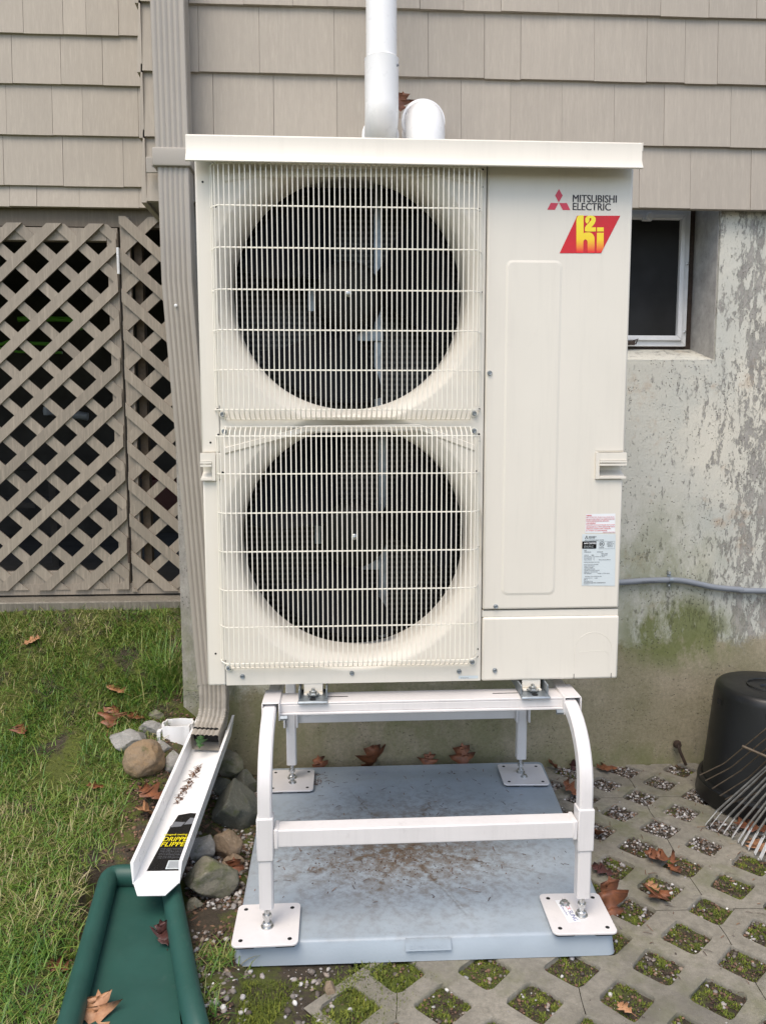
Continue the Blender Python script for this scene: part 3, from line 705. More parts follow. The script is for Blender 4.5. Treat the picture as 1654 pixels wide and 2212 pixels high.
# strap
st = MB(); z0, z1 = 2.045, 2.100
st.sweep([(-PW / 2 - .004, -PD / 2 - .006), (PW / 2 + .004, -PD / 2 - .006), (PW / 2 + .007, -PD / 2 - .002), (PW / 2 + .007, PD / 2), (-PW / 2 - .007, PD / 2), (-PW / 2 - .007, -PD / 2 - .002)],
         [(Vector((-.5145, YD, z0)), X, Y), (Vector((-.5145, YD, z0 + .006)), X * 1.02, Y * 1.03), (Vector((-.5145, YD, z1 - .008)), X * 1.02, Y * 1.03), (Vector((-.5145, YD, z1)), X, Y)])
st.box(-.5145 - PW / 2 - .045, -.5145 - PW / 2 - .006, YD + PD / 2 - .004, YD + PD / 2 + .002, z0 + .002, z1 - .004)
st.box(-.5145 + PW / 2 + .006, -.5145 + PW / 2 + .03, YD + PD / 2 - .004, YD + PD / 2 + .002, z0 + .002, z1 - .004)
sp_ = obj('strap', st, 'downspout', dsp, bevel=.002, fixn=True)
obj('screw', MB().lathe([(.00001, 0), (.005, 0), (.006, -.003)][::-1], (-.5145 - PW / 2 - .022, YD + PD / 2 - .007, 2.072), 'y', 12), 'downspout', sp_)
q = W(380, 660, YD - PD / 2 - .001); obj('screw', MB().lathe([(.00001, 0.003), (.004, .002), (.0055, 0)], (q.x, YD - PD / 2 - .0005, q.z), 'y', 12), 'pvc', dsp)
# elbow and outlet (crimped)
el = []
path = [(-.434, YD, .40), (-.433, YD - .003, .33), (-.434, YD - .008, .290), (-.437, YD - .022, .260), (-.441, YD - .045, .238), (-.446, YD - .078, .222), (-.449, YD - .105, .213)]
ebow = MB(); fr_ = frames(path, X)
crimp = []
P0 = [Vector(p) for p in path]
pts = []
for i in range(len(P0) - 1):
    for k in range(8): pts.append(P0[i].lerp(P0[i + 1], k / 8))
pts.append(P0[-1])
fr2 = frames([tuple(p) for p in pts], X)
for i, (p, u, v) in enumerate(fr2):
    s_ = 1.0 + (.035 * (.5 + .5 * math.cos(i * math.pi)) if 14 < i < 30 else 0)
    crimp.append((p, u * s_, v * (s_ + (.02 if 14 < i < 30 else 0))))
obj('elbow', ebow.sweep(rib_profile(PW - .012, PD - .010, amp=.0045), crimp, cap=False), 'spout_old', dsp, smooth=28, fixn=True)
p_, u_, v_ = crimp[-2]
obj('outlet_mouth', MB().sweep([(a * .93, b * .90) for a, b in rib_profile(PW - .012, PD - .010, amp=.0045)], [(p_ + Vector((0, .02, .015)), u_, v_), (p_ + Vector((0, .022, .0165)), u_, v_)]), 'hole', dsp, fixn=True)

# ------------------------------------------------------------------ flip-up trough under the outlet
tr = thing('gutter_trough', (-.46, 2.2, .13), 'white vinyl flip-up trough carrying the downspout onto the green splash block', 'trough')
A = Vector((-.468, 1.800, .100)); B = Vector((-.441, 2.620, .185)); ax = (B - A).normalized(); sx = Vector((1, -.03, 0)); sx = (sx - ax * sx.dot(ax)).normalized(); nz_ = sx.cross(ax)
HWT, WH, TH = .056, .052, .0022
def tp(u, l, h): return A + sx * u + ax * l + nz_ * h
L_ = (B - A).length
t = MB()
fl = [(-.034, -.004), (.034, -.004), (HWT, .040), (HWT, L_), (-HWT, L_), (-HWT, .040)]
n_ = len(fl); t.add([tp(a, b, 0) for a, b in fl] + [tp(a, b, TH) for a, b in fl], [tuple(range(n_))[::-1], tuple(range(n_, 2 * n_))] + [(i, (i + 1) % n_, (i + 1) % n_ + n_, i + n_) for i in range(n_)])
for sg in (-1, 1):
    wl = [(.040, 0), (.052, WH), (L_ + .015, WH), (L_ - .03, 0)]
    a0, a1 = sg * HWT, sg * (HWT + TH)
    t.add([tp(a0, b, h) for b, h in wl] + [tp(a1 + sg * h * .12, b, h) for b, h in wl], [(0, 1, 2, 3), (7, 6, 5, 4)] + [(i, (i + 1) % 4, (i + 1) % 4 + 4, i + 4) for i in range(4)])
obj('channel', t, 'pvc', tr, fixn=True)
# printed sticker
t = MB(); s0, s1 = .085, .335
t.add([tp(-.036, s0, TH + .0006), tp(.054, s0, TH + .0006), tp(.054, s1 - .004, TH + .0006), (tp(.02, s1, TH + .0006)), tp(-.012, s1 - .01, TH + .0006), tp(-.022, s1 - .075, TH + .0006)], [(0, 1, 2, 3, 4, 5)])
stk = obj('sticker', t, 'black_gloss', tr)
def tw(s, u, l, w_, h_, mat, bold=0, slant=0): obj('lettering', text(MB(), s, tp(u, l, TH + .0012), sx, ax, w_, h_, bold, slant), mat, stk)
tw('FLIPPER', -.026, s0 + .098, .076, .018, 'yellow', .006, .15); tw('DRIPPER', -.026, s0 + .120, .076, .018, 'yellow', .006, .15)
tw('hinged-swing up', -.028, s0 + .143, .078, .010, 'yellow', .01)
for k in range(7): tw(['swings up for mowing and trimming', 'moves water away from the house', 'fits most downspout extensions', 'easy to install, no special tools', 'swings up to clean under gutter', 'ends digging and dragging', 'keeps your basement dry'][k], -.022, s0 + .048 + k * .0064, .066, .0044, 'ink_grey')
t = MB(); t.add([tp(.010, s0 + .006, TH + .001), tp(.050, s0 + .006, TH + .001), tp(.050, s0 + .040, TH + .001), tp(.010, s0 + .040, TH + .001)], [(0, 1, 2, 3)])
bc = obj('barcode_patch', t, 'label', stk); t = MB()
for k in range(11): t.add([tp(.013, s0 + .009 + k * .0026, TH + .0014), tp(.046, s0 + .009 + k * .0026, TH + .0014), tp(.046, s0 + .0102 + k * .0026, TH + .0014), tp(.013, s0 + .0102 + k * .0026, TH + .0014)], [(0, 1, 2, 3)])
obj('barcode', t, 'ink_grey', stk)
t = MB()
for cu_, cl, ru, rl in ((-.004, .195, .020, .013), (.036, .210, .022, .016)):
    t.add([tp(cu_ - ru, s0 + cl - rl, TH + .001), tp(cu_ + ru * .6, s0 + cl - rl * .7, TH + .001), tp(cu_ + ru, s0 + cl + rl * .8, TH + .001), tp(cu_ - ru * .5, s0 + cl + rl, TH + .001)], [(0, 1, 2, 3)])
obj('printed_picture', t, 'ink_grey', stk)
for u_s in (-1, 1): obj('rivet', MB().lathe([(.00001, .004), (.004, .003), (.005, 0)], tuple(tp(u_s * (HWT + TH + .004), L_ - .02, WH - .015)), 'z', 10), 'zinc', tr)
# white hinge clip standing behind the trough's left wall
q = hit(385, 1605); cl = MB(); cx_, cy_ = q.x - .005, q.y + .03; gz = q.z - .01
def ring(mb, outer, inner, z0, z1):
    n = len(outer); vs = [(a, b, z0) for a, b in outer] + [(a, b, z1) for a, b in outer] + [(a, b, z0) for a, b in inner] + [(a, b, z1) for a, b in inner]
    fs = []
    for i in range(n):
        k = (i + 1) % n; fs += [(i, k, n + k, n + i), (2 * n + k, 2 * n + i, 3 * n + i, 3 * n + k), (n + i, n + k, 3 * n + k, 3 * n + i), (k, i, 2 * n + i, 2 * n + k)]
    return mb.add(vs, fs)
def star(rx, ry, k_=40): return [(cx_ + rx * (1 + .07 * math.cos(8 * a)) * math.copysign(abs(math.cos(a)) ** .55, math.cos(a)), cy_ + ry * (1 + .07 * math.cos(8 * a)) * math.copysign(abs(math.sin(a)) ** .55, math.sin(a))) for a in [2 * math.pi * i / k_ for i in range(k_)]]
ring(cl, star(.050, .038), star(.045, .033), gz, gz + .070)
cl.box(cx_ - .062, cx_ - .051, cy_ - .04, cy_ - .005, gz, gz + .055)
o = obj('downspout_adapter', cl, 'pvc', smooth=30, fixn=True); tagp(o, 'white plastic downspout adapter ring lying against the left of the trough', 'adapter'); recentre(o, (cx_, cy_, gz))

# ------------------------------------------------------------------ green splash block
sb = thing('splash_block', (-.47, 1.6, .02), 'dark green plastic splash block lying in the grass under the trough', 'splash block')
BL_, BR_ = Vector((-.620, 1.965, .062)), Vector((-.462, 1.955, .062)); FR_, FL_ = Vector((-.286, 1.395, .062)), Vector((-.536, 1.375, .062))
FLX = FL_ + (FL_ - BL_) * .5
def arc(a, p, b, r, k=5):
    d1 = (a - p).normalized(); d2 = (b - p).normalized(); return [p + d1 * r * (1 - t) ** 2 + d2 * r * t ** 2 for t in [i / k for i in range(k + 1)]]
path = [FR_ + Vector((-.012, -.012, -.035)), FR_ + Vector((-.004, -.004, -.012)), FR_ + Vector((0, .012, 0))] + [FR_.lerp(BR_, t) for t in (.2, .4, .6, .8)] + arc(FR_, BR_, BL_, .035) + arc(BR_, BL_, FL_, .035) + [BL_.lerp(FL_, t) for t in (.2, .4, .6, .8, 1)] + [FL_ + (FL_ - BL_) * .3]
rm = MB()
prof = [(.0245 * math.cos(a) * 1.0, .030 * math.sin(a) - .008) for a in [2 * math.pi * i / 18 for i in range(18)]]
fr_ = []
for i, p in enumerate(path):
    a, b = path[max(i - 1, 0)], path[min(i + 1, len(path) - 1)]; d = (b - a); d.z = 0; d.normalize(); k_ = .55 if i == 0 else (.85 if i == 1 else 1)
    fr_.append((p, d.cross(Z) * k_, Z * k_))
rm.sweep(prof, fr_); obj('rim', rm, 'green_plastic', sb, smooth=50, fixn=True)
t = MB(); inner = [FR_ + Vector((-.02, -.03, 0)), BR_, BL_, FLX]
t.add([(p.x, p.y, .034) for p in inner] + [(p.x, p.y, .012) for p in inner], [(0, 1, 2, 3), (7, 6, 5, 4), (0, 3, 7, 4)])
obj('basin', t, 'green_plastic', sb, fixn=True)

# ------------------------------------------------------------------ pad
pd = thing('equipment_pad', (.2, 2.1, 0), 'blue-grey plastic equipment pad with brown dirt under the stand', 'equipment pad')
def padmesh():
    top = [(-.250, 1.672), (.632, 1.662), (.708, 2.598), (-.262, 2.598)]; c = np.mean(top, 0); mb = MB()
    def lp(off, z, r=.02):
        out = []; P = [np.array(p) + np.sign(np.array(p) - c) * off for p in top]
        for k in range(4):
            p, a, b = P[k], P[k - 1], P[(k + 1) % 4]; d1 = (a - p) / np.linalg.norm(a - p); d2 = (b - p) / np.linalg.norm(b - p)
            for t in range(6):
                th = t / 5; q = p + d1 * r * (1 - th) ** 2 + d2 * r * th ** 2; out.append((q[0], q[1], z))
        return out
    ls = [lp(-.010, .0555), lp(-.004, .0545), lp(0, .050), lp(.005, .006), lp(.006, .0012)]
    vs = [v for l in ls for v in l]; n = 24
    fs = [tuple(range(n))] + [(r_ * n + k, (r_ + 1) * n + k, (r_ + 1) * n + (k + 1) % n, r_ * n + (k + 1) % n) for r_ in range(4) for k in range(n)]
    return mb.add(vs, fs)
obj('slab', padmesh(), 'pad', pd, smooth=60, fixn=True)
yf_ = 1.665
pq = MB(); pq.add([(.142, yf_ - .0085, .030), (.248, yf_ - .0095, .030), (.248, yf_ - .0015, .0535), (.142, yf_ - .0005, .0535), (.142, yf_ + .004, .028), (.248, yf_ + .004, .028), (.248, yf_ + .010, .054), (.142, yf_ + .010, .054)],
        [(0, 1, 2, 3), (0, 4, 5, 1), (1, 5, 6, 2), (2, 6, 7, 3), (3, 7, 4, 0)])
plq = obj('plaque', pq, 'pad', pd, fixn=True)
obj('lettering', text(MB(), 'diversitech', (.152, yf_ - .0082, .0345), X, Vector((0, .33, .94)), .085, .012, .01), 'pad', plq)

# ------------------------------------------------------------------ stand
sd_ = thing('equipment_stand', (.19, 2.1, .055), 'white powder-coated tubular metal stand carrying the heat pump above the pad', 'stand')
LXA, LXB, YFR, YRR, TW = -.180, .571, 1.712, 2.490, .0325
def sq(w): r = .004; h = w / 2; return [(-h + r, -h), (h - r, -h), (h, -h + r), (h, h - r), (h - r, h), (-h + r, h), (-h, h - r), (-h, -h + r)]
def hoop(x, xr):
    pth = [(x, YFR, .118), (x, YFR, .38)]
    for k in range(1, 10): a = R(90 * k / 9); pth.append((x + (xr - x) * .1 * k / 9, YFR + .165 * (1 - math.cos(a)), .38 + .158 * math.sin(a)))
    pth.append((xr * .5 + x * .5, 2.1, .538))
    for k in range(0, 10): a = R(90 * k / 9); pth.append((xr, YRR - .165 + .165 * math.sin(a), .538 - .158 * (1 - math.cos(a))))
    pth.append((xr, YRR, .118))
    fr = []
    P = [Vector(p) for p in pth]
    for i, p in enumerate(P):
        t = (P[min(i + 1, len(P) - 1)] - P[max(i - 1, 0)]).normalized(); u = (X - t * X.dot(t)).normalized(); fr.append((p, u, t.cross(u)))
    return MB().sweep(sq(TW), fr)
for x, xr in ((LXA, -.170), (LXB, .605)):
    obj('side_hoop', hoop(x, xr), 'white_powder', sd_, smooth=30, fixn=True)
for x in (LXA, LXB):
    obj('collar', MB().box(x - .0195, x + .0195, YFR - .0195, YFR + .0195, .238, .342), 'white_powder', sd_, bevel=.003)
obj('front_crossbar', MB().box(LXA + .0205, LXB - .0205, YFR - .016, YFR + .028, .270, .312).box(LXA + .0200, LXA + .031, YFR - .018, YFR + .030, .267, .3145).box(LXB - .031, LXB - .0200, YFR - .018, YFR + .030, .267, .3145), 'white_powder', sd_, bevel=.003)
rc = MB(); rc.box(-.150, .585, YRR - .02, YRR - .004, .290, .312); rc.box(-.150, .585, YRR - .014, YRR + .02, .262, .2895)
obj('rear_crossbar', rc, 'white_powder', sd_, bevel=.002)
for x in (-.170, .605):
    b = obj('rear_bracket', MB().box(x - .024, x - .0175, YRR - .03, YRR + .022, .252, .325).box(x + .0175, x + .024, YRR - .03, YRR + .022, .252, .325), 'white_powder', sd_, bevel=.002)
    sg = 1 if x < 0 else -1
    obj('bolt', MB().tube([(x + sg * .024, YRR - .015, .308), (x + sg * .040, YRR - .015, .308)], .007, 6), 'galv', b)
# top beam
tb = MB(); tb.box(LXA + .022, LXB - .010, 1.862, 1.936, .5495, .5550); tb.box(LXA + .022, LXB - .010, 1.862, 1.866, .531, .5492); tb.box(LXA + .022, LXB - .010, 1.856, 1.8655, .525, .5308); tb.box(LXA + .022, LXB - .010, 1.932, 1.936, .528, .5492)
tbo = obj('top_beam', tb, 'white_powder', sd_, bevel=.0015)
for a, b in ((-.08, .015), (.385, .475)):
    obj('slot', MB().prism(rrect(a, b, 1.8985, 1.9025, .0019, 3), .5551, .5556, 'z'), 'hole', tbo)
for x, s_ in ((LXA + .004, -1), (LXB + .008, 1)):
    cb = MB(); cb.box(x - .0215, x + .0215, 1.845, 1.945, .5585, .5615); cb.box(x - .0225, x - .0190, 1.845, 1.945, .515, .5584); cb.box(x + .0190, x + .0225, 1.845, 1.945, .515, .5584)
    b = obj('corner_sleeve', cb, 'white_powder', sd_, bevel=.0025)
    obj('bolt', MB().tube([(x - s_ * .0225, 1.852, .521), (x - s_ * .040, 1.852, .521)], .0065, 6), 'galv', b)
# mounting feet brackets
for cx in (-.073, .487):
    t = MB(); t.hexa([(cx - .038, 1.850, .5562), (cx + .038, 1.850, .5562), (cx + .034, 1.945, .5562), (cx - .034, 1.945, .5562), (cx - .036, 1.853, .5615), (cx + .036, 1.853, .5615), (cx + .032, 1.945, .5615), (cx - .032, 1.945, .5615)])
    t.box(cx - .036, cx - .032, 1.87, 2.2, .5616, .586); t.box(cx + .032, cx + .036, 1.87, 2.2, .5616, .586)
    b = obj('mounting_plate', t, 'galv', sd_, bevel=.0015)
    obj('unit_foot', MB().box(cx - .024, cx + .024, 1.893, 2.2, .5617, .5665).box(cx - .024, cx + .024, 1.905, 1.909, .5666, .588), 'cream', b, bevel=.001)
    obj('slot', MB().prism(rrect(cx - .008, cx + .008, 1.858, 1.876, .007, 4), .5618, .5622, 'z'), 'hole', b)
    bo = MB(); bo.lathe([(.00001, 0), (.016, 0), (.016, .0025), (.0095, .003), (.0095, .009), (.00001, .0105)], (cx, 1.889, .5668), 'z', 6); bo.tube([(cx, 1.889, .5668), (cx, 1.889, .582)], .0045, 8)
    obj('bolt', bo, 'zinc', b)
def plate(x, y, rot, lx, ly, name='base_plate', sticker=False):
    t = MB().prism(rrect(-.076, .076, -.078, .078, .014, 6), .0618, .0668, 'z')
    mt = Matrix.Translation((x, y, 0)) @ Matrix.Rotation(R(rot), 4, 'Z'); t.xf(mt)
    p = obj(name, t, 'white_powder', sd_, bevel=.001)
    for a, b in ((-1, -1), (1, -1), (1, 1), (-1, 1)):
        t = MB().prism(rrect(a * .046 - .024, a * .046 + .024, b * .048 - .024, b * .048 + .024, .006, 3), .0557, .0617, 'z').xf(mt)
        obj('rubber_pad', t, 'black_rubber', p)
    for a, b in ((-.056, -.058), (.056, -.058), (.056, .058), (-.056, .058)):
        h = MB().lathe([(.00001, 0), (.0052, 0), (.0052, .0003), (.00001, .0003)], (a, b, .0668), 'z', 12); h.xf(mt); obj('bolt_hole', h, 'hole', p)
    n_ = MB(); n_.lathe([(.00001, 0), (.0150, 0), (.0150, .002), (.011, .0022), (.011, .010), (.0095, .0115), (.0065, .0116), (.0065, .052), (.00001, .052)], (lx, ly, .0669), 'z', 14)
    n_.lathe([(.0066, .022), (.0108, .0225), (.0108, .031), (.0066, .0315)], (lx, ly, .0669), 'z', 6)
    obj('leveling_bolt', n_, 'zinc', p, smooth=35)
    if name and (sticker or y > 2.2):
        n2 = MB(); oy = -.035 if y > 2.2 else 0.045; ox = .004 if y > 2.2 else -.028
        n2.lathe([(.00001, 0), (.0135, 0), (.0135, .002), (.0085, .0022), (.0085, .008), (.00001, .009)], (lx + ox, ly + oy, .0669), 'z', 6); obj('nut', n2, 'zinc', p, smooth=35)
    if sticker:
        ux = Vector((.55, -.83, 0)).normalized(); ux = Vector((.10, -.995, 0)); uy = Vector((.995, .10, 0)); o_ = Vector((x - .052, y + .043, .0670))
        o_ = Vector((x - .040, y + .050, .0671)); st = MB().add([o_, o_ + ux * .088, o_ + ux * .088 + uy * .030, o_ + uy * .030], [(0, 1, 2, 3)])
        s_ = obj('sticker', st, 'label_white', p, fixn=False)
        obj('lettering', text(MB(), 'QUICK', o_ + ux * .004 + uy * .015 + Z * .0005, ux, uy, .038, .011), 'red_print', s_)
        obj('lettering', text(MB(), 'SLING', o_ + ux * .046 + uy * .015 + Z * .0005, ux, uy, .038, .011), 'ink_blue', s_)
        obj('lettering', text(MB(), 'by DiversiTech', o_ + ux * .022 + uy * .004 + Z * .0005, ux, uy, .040, .006), 'ink_blue', s_)
plate(-.181, 1.722, 0.5, LXA, YFR)
plate(.563, 1.722, -1.5, LXB, YFR, sticker=True)
plate(-.172, 2.476, 0, -.170, YRR)
plate(.610, 2.476, -3, .605, YRR)

# ------------------------------------------------------------------ heat pump
hp = thing('heat_pump', (.188, 2.06, .588), 'large cream outdoor heat pump with two stacked fans behind wire guards, on the white stand', 'heat pump')
YFACE, HX0, HX1, HZ0, HZ1, HB = 1.904, -.337, .713, .589, 1.893, 2.234
XS = W(1045, 900, YFACE).x
sh = MB(); sh.box(HX0 + .001, HX0 + .004, YFACE + .032, HB, HZ0, HZ1); sh.box(HX1 - .004, HX1 - .001, YFACE + .032, HB, HZ0, HZ1)
sh.box(HX0 + .004, HX1 - .004, YFACE + .032, HB, HZ0, HZ0 + .004); sh.box(HX0 + .004, HX1 - .004, YFACE + .032, HB, HZ1 - .004, HZ1)
sh.box(XS - .008, XS - .005, YFACE + .032, HB - .04, HZ0 + .004, HZ1 - .004)
obj('casing', sh, 'cream', hp)
obj('coil', MB().box(HX0 + .006, XS - .01, HB - .045, HB - .01, HZ0 + .006, HZ1 - .006), 'coil', hp)
# fan front panel with two round openings
def U(px, py, dy=0): return W(px, py, YFACE + dy)
FC = [(U(753, 628, .045).x, U(753, 628, .045).z), (U(766, 1168, .045).x, U(766, 1168, .045).z)]
FR = .291
NZ0 = U(450, 1038).z; NZ1 = U(450, 978).z; NX = U(465, 1000).x         # left handle notch
fp = MB()
xL, xRr = HX0 + .046, XS - .0015
zm = (FC[0][1] + FC[1][1]) / 2
def bell(mb, cx, cz, x0, x1, z0, z1, seg=96):
    prof = [(FR + .040, 0), (FR + .035, .0015), (FR + .029, .006), (FR + .018, .013), (FR + .009, .023), (FR + .003, .034), (FR, .045), (FR, .13)]
    vs = []; fs = []
    angs = [2 * math.pi * k / seg for k in range(seg)]
    corner = [math.atan2(z - cz, x - cx) % (2 * math.pi) for x in (x0, x1) for z in (z0, z1)]
    for c in corner:
        k = min(range(seg), key=lambda i: abs(angs[i] - c)); angs[k] = c
    for a in angs:
        ca, sa = math.cos(a), math.sin(a); t = min(((x1 - cx) / ca if ca > 1e-6 else 1e9), ((x0 - cx) / ca if ca < -1e-6 else 1e9), ((z1 - cz) / sa if sa > 1e-6 else 1e9), ((z0 - cz) / sa if sa < -1e-6 else 1e9))
        vs.append((cx + ca * t, YFACE, cz + sa * t))
        for r, d in prof: rr = min(r, t - .001) if d < .003 else r; vs.append((cx + ca * rr, YFACE + d, cz + sa * rr))
    m = len(prof) + 1
    for k in range(seg):
        k2 = (k + 1) % seg
        for r_ in range(m - 1): fs.append((k * m + r_, k * m + r_ + 1, k2 * m + r_ + 1, k2 * m + r_))
    mb.add(vs, fs)
bell(fp, FC[0][0], FC[0][1], xL, xRr, zm, HZ1); bell(fp, FC[1][0], FC[1][1], xL, xRr, HZ0, zm)
obj('fan_panel', fp, 'cream', hp, smooth=35)
# left margin of the panel, with the notch of the left handle
lm = MB(); lm.box(HX0, xL - .0002, YFACE, YFACE + .031, NZ1, HZ1); lm.box(HX0, xL - .0002, YFACE, YFACE + .031, HZ0, NZ0)
lm.box(NX, xL - .0002, YFACE, YFACE + .031, NZ0 + .0002, NZ1 - .0002)
obj('side_margin', lm, 'cream', hp, bevel=.004)
sm = MB(); sm.box(XS - .0014, XS - .0002, YFACE + .001, YFACE + .030, HZ0 + .002, HZ1 - .002); obj('panel_seam', sm, 'dark_seam', hp)
# service panel, with the notch of the right handle
RZ0, RZ1, RXN = U(1320, 1034).z, U(1320, 977).z, U(1288, 1000).x
zs1, zs0 = U(1200, 1315).z, U(1200, 1331).z
sv = MB().prism([(XS + .001, zs1), (HX1 - .003, zs1), (HX1 - .003, RZ0), (RXN, RZ0), (RXN, RZ1), (HX1, RZ1), (HX1, HZ1), (XS + .001, HZ1)], YFACE - .003, YFACE + .031)
svo = obj('service_panel', sv, 'cream', hp, bevel=.006, seg=3)
obj('panel_gap', MB().box(XS + .001, HX1 - .004, YFACE + .001, YFACE + .031, zs0 + .0005, zs1 - .0005), 'cream', hp)
lo = obj('lower_panel', MB().box(XS + .001, HX1 - .001, YFACE - .003, YFACE + .031, HZ0 - .001, zs0), 'cream', hp, bevel=.006, seg=3)
obj('panel_seam', MB().box(XS + .004, HX1 - .004, YFACE - .0002, YFACE + .0008, zs1 - .0016, zs1 - .0002), 'dark_seam', hp)
# embossed rectangle
a, b = U(1092, 562), U(1192, 1284)
em = MB(); lo_, hi_ = rrect(a.x, b.x + .006, b.z, a.z, .016, 6), rrect(a.x + .006, b.x - .000, b.z + .006, a.z - .006, .012, 6)
n_ = len(lo_); em.add([(p[0], YFACE - .0031, p[1]) for p in lo_] + [(p[0], YFACE - .0046, p[1]) for p in hi_], [tuple(range(n_, 2 * n_))] + [(i, (i + 1) % n_, (i + 1) % n_ + n_, i + n_) for i in range(n_)])
obj('embossed_panel', em, 'cream', svo, smooth=8, fixn=True)
# knockout marks bottom right
c1, c2 = U(1238, 1455), U(1318, 1455); kx = (c1.x + c2.x) / 2; kr = (c2.x - c1.x) / 2; kz = U(1278, 1405).z
ko = MB().tube([(c1.x, YFACE - .0031, HZ0 + .03)] + [(kx - kr * math.cos(R(t)), YFACE - .0031, kz + kr * math.sin(R(t))) for t in range(0, 181, 12)], .0005, 4)
ko.tube([(kx - kr * .75, YFACE - .0031, kz - .003)] + [(kx + kr * .6, YFACE - .0031, kz), (kx + kr * .85, YFACE - .0031, kz - .01)], .0004, 4)
obj('knockout', ko, M['kn'] if 'kn' in M else 'cream', lo)
for p in (c1.x, c2.x): obj('notch', MB().box(p - .0007, p + .0007, YFACE - .0036, YFACE - .003, HZ0 + .001, HZ0 + .014), 'dark_seam', lo)
# handles
def handle(x0, x1, z0, z1, sg):
    """sg +1: the recess runs out at the right edge"""
    H = MB(); y0 = YFACE - .010; h = z1 - z0; e0, e1 = (x0, x1) if sg > 0 else (x1, x0)
    xi = e0; xo = e1                       # xi: closed inner side, xo: open edge
    lo_, hi_ = min(xi, xo), max(xi, xo)
    H.box(min(xi, xi + sg * .009), max(xi, xi + sg * .009), y0, YFACE + .01, z0, z1)
    ia, ib = sorted((xi + sg * .009, xo))
    H.box(ia, ib, y0 + .0005, YFACE + .01, z1 - h * .30, z1 - .0006)
    H.box(ia, ib, y0 - .003, YFACE + .01, z1 - h * .385, z1 - h * .31)
    H.box(ia, ib, y0 - .003, YFACE + .01, z1 - h * .50, z1 - h * .42)
    H.box(ia, ib, y0 - .0005, YFACE + .01, z0 + .0006, z0 + h * .09)
    H.hexa([(ia, YFACE + .001, z0 + h * .09), (ib, YFACE + .001, z0 + h * .09), (ib, YFACE + .028, z0 + h * .1), (ia, YFACE + .028, z0 + h * .1), (ia, YFACE + .001, z0 + h * .1), (ib, YFACE + .001, z0 + h * .1), (ib, YFACE + .028, z0 + h * .3), (ia, YFACE + .028, z0 + h * .3)])
    H.box(ia, ib, YFACE + .028, YFACE + .031, z0, z1)
    obj('handle', H, 'cream', hp, bevel=.0022)
def handle2(xin, xout, z0, z1, sg): handle(xin, xout, z0, z1, 1) if sg > 0 else handle(xout, xin, z0, z1, -1)
handle2(U(1284, 1000).x, HX1 + .002, RZ0, RZ1, 1)
handle2(U(467, 1000).x, HX0 - .003, NZ0, NZ1, -1)
# hood
ht = MB()
pr = [(1.862, 1.842), (1.8595, 1.853), (1.8605, 1.900), (1.866, 1.9035), (2.27, 1.9035), (2.27, 1.899), (1.868, 1.899), (1.8645, 1.896), (1.8635, 1.853), (1.866, 1.8425)]
lip = [(1.850, 1.8405), (1.849, 1.8425), (1.8592, 1.8620), (1.860, 1.900), (1.8655, 1.9040), (2.27, 1.9040), (2.27, 1.9), (1.868, 1.9), (1.864, 1.896), (1.8632, 1.8615), (1.8545, 1.8405)]
ht.prism(lip, -.348, .716, 'x')
hood = obj('hood', ht, 'cream', hp, bevel=.0008, fixn=True)
obj('end_flange', MB().box(.7162, .7185, 1.862, 2.27, 1.885, 1.9035), 'cream', hood)
# fans
def fan(cx, cz, rot):
    c = YFACE + .115
    blades = []
    hubm = MB().lathe([(.00001, 0.024), (.060, .022), (.078, .016), (.086, .004), (.089, -.012), (.090, -.08)], (cx, c, cz), 'y', 48)
    fo = obj('fan', hubm, 'hub_black', hp, smooth=50, label='black fan hub with three wide swept blades')
    obj('nut', MB().lathe([(.00001, .038), (.005, .037), (.006, .030), (.008, .029), (.008, .022)], (cx, c, cz), 'y', 12), 'zinc', fo, smooth=40)
    for k in range(3):
        mb = MB(); nr, na = 12, 16; base = R(rot + 120 * k); vs = []
        for layer in (0, .004):
            for i in range(nr + 1):
                r = .085 + (.272 - .085) * i / nr; t_ = i / nr
                a0, a1 = base - R(4 + 20 * t_), base + R(42 + 14 * math.sin(t_ * 2.2))
                for j_ in range(na + 1):
                    s_ = j_ / na; a = a0 + (a1 - a0) * s_
                    vs.append((cx + r * math.cos(a), c + .055 - .085 * s_ + .014 * math.sin(s_ * 3.1) * t_ + layer - .01 * t_, cz + r * math.sin(a)))
        m = na + 1; q = (nr + 1) * m; fs = []
        for i in range(nr):
            for j_ in range(na):
                v = i * m + j_; fs.append((v, v + 1, v + m + 1, v + m)); fs.append((q + v, q + v + m, q + v + m + 1, q + v + 1))
        for i in range(nr): fs.append((i * m, (i + 1) * m, q + (i + 1) * m, q + i * m)); fs.append((i * m + na, q + i * m + na, q + (i + 1) * m + na, (i + 1) * m + na))
        for j_ in range(na): fs.append((nr * m + j_, nr * m + j_ + 1, q + nr * m + j_ + 1, q + nr * m + j_))
        obj('blade', mb.add(vs, fs), 'fan_black', fo, smooth=50)
    mx = cx + .070
    br = MB(); br.box(mx, mx + .020, c + .085, c + .10, cz - .30, cz + .30); br.box(mx - .045, mx + .022, c + .070, c + .0848, cz - .105, cz - .080)
    br.box(cx - .105, cx - .088, c + .06, c + .075, cz - .03, cz + .03)
    obj('motor_bracket', br, 'galv', hp)
fan(FC[0][0], FC[0][1], -6); fan(FC[1][0], FC[1][1] + .004, -2)
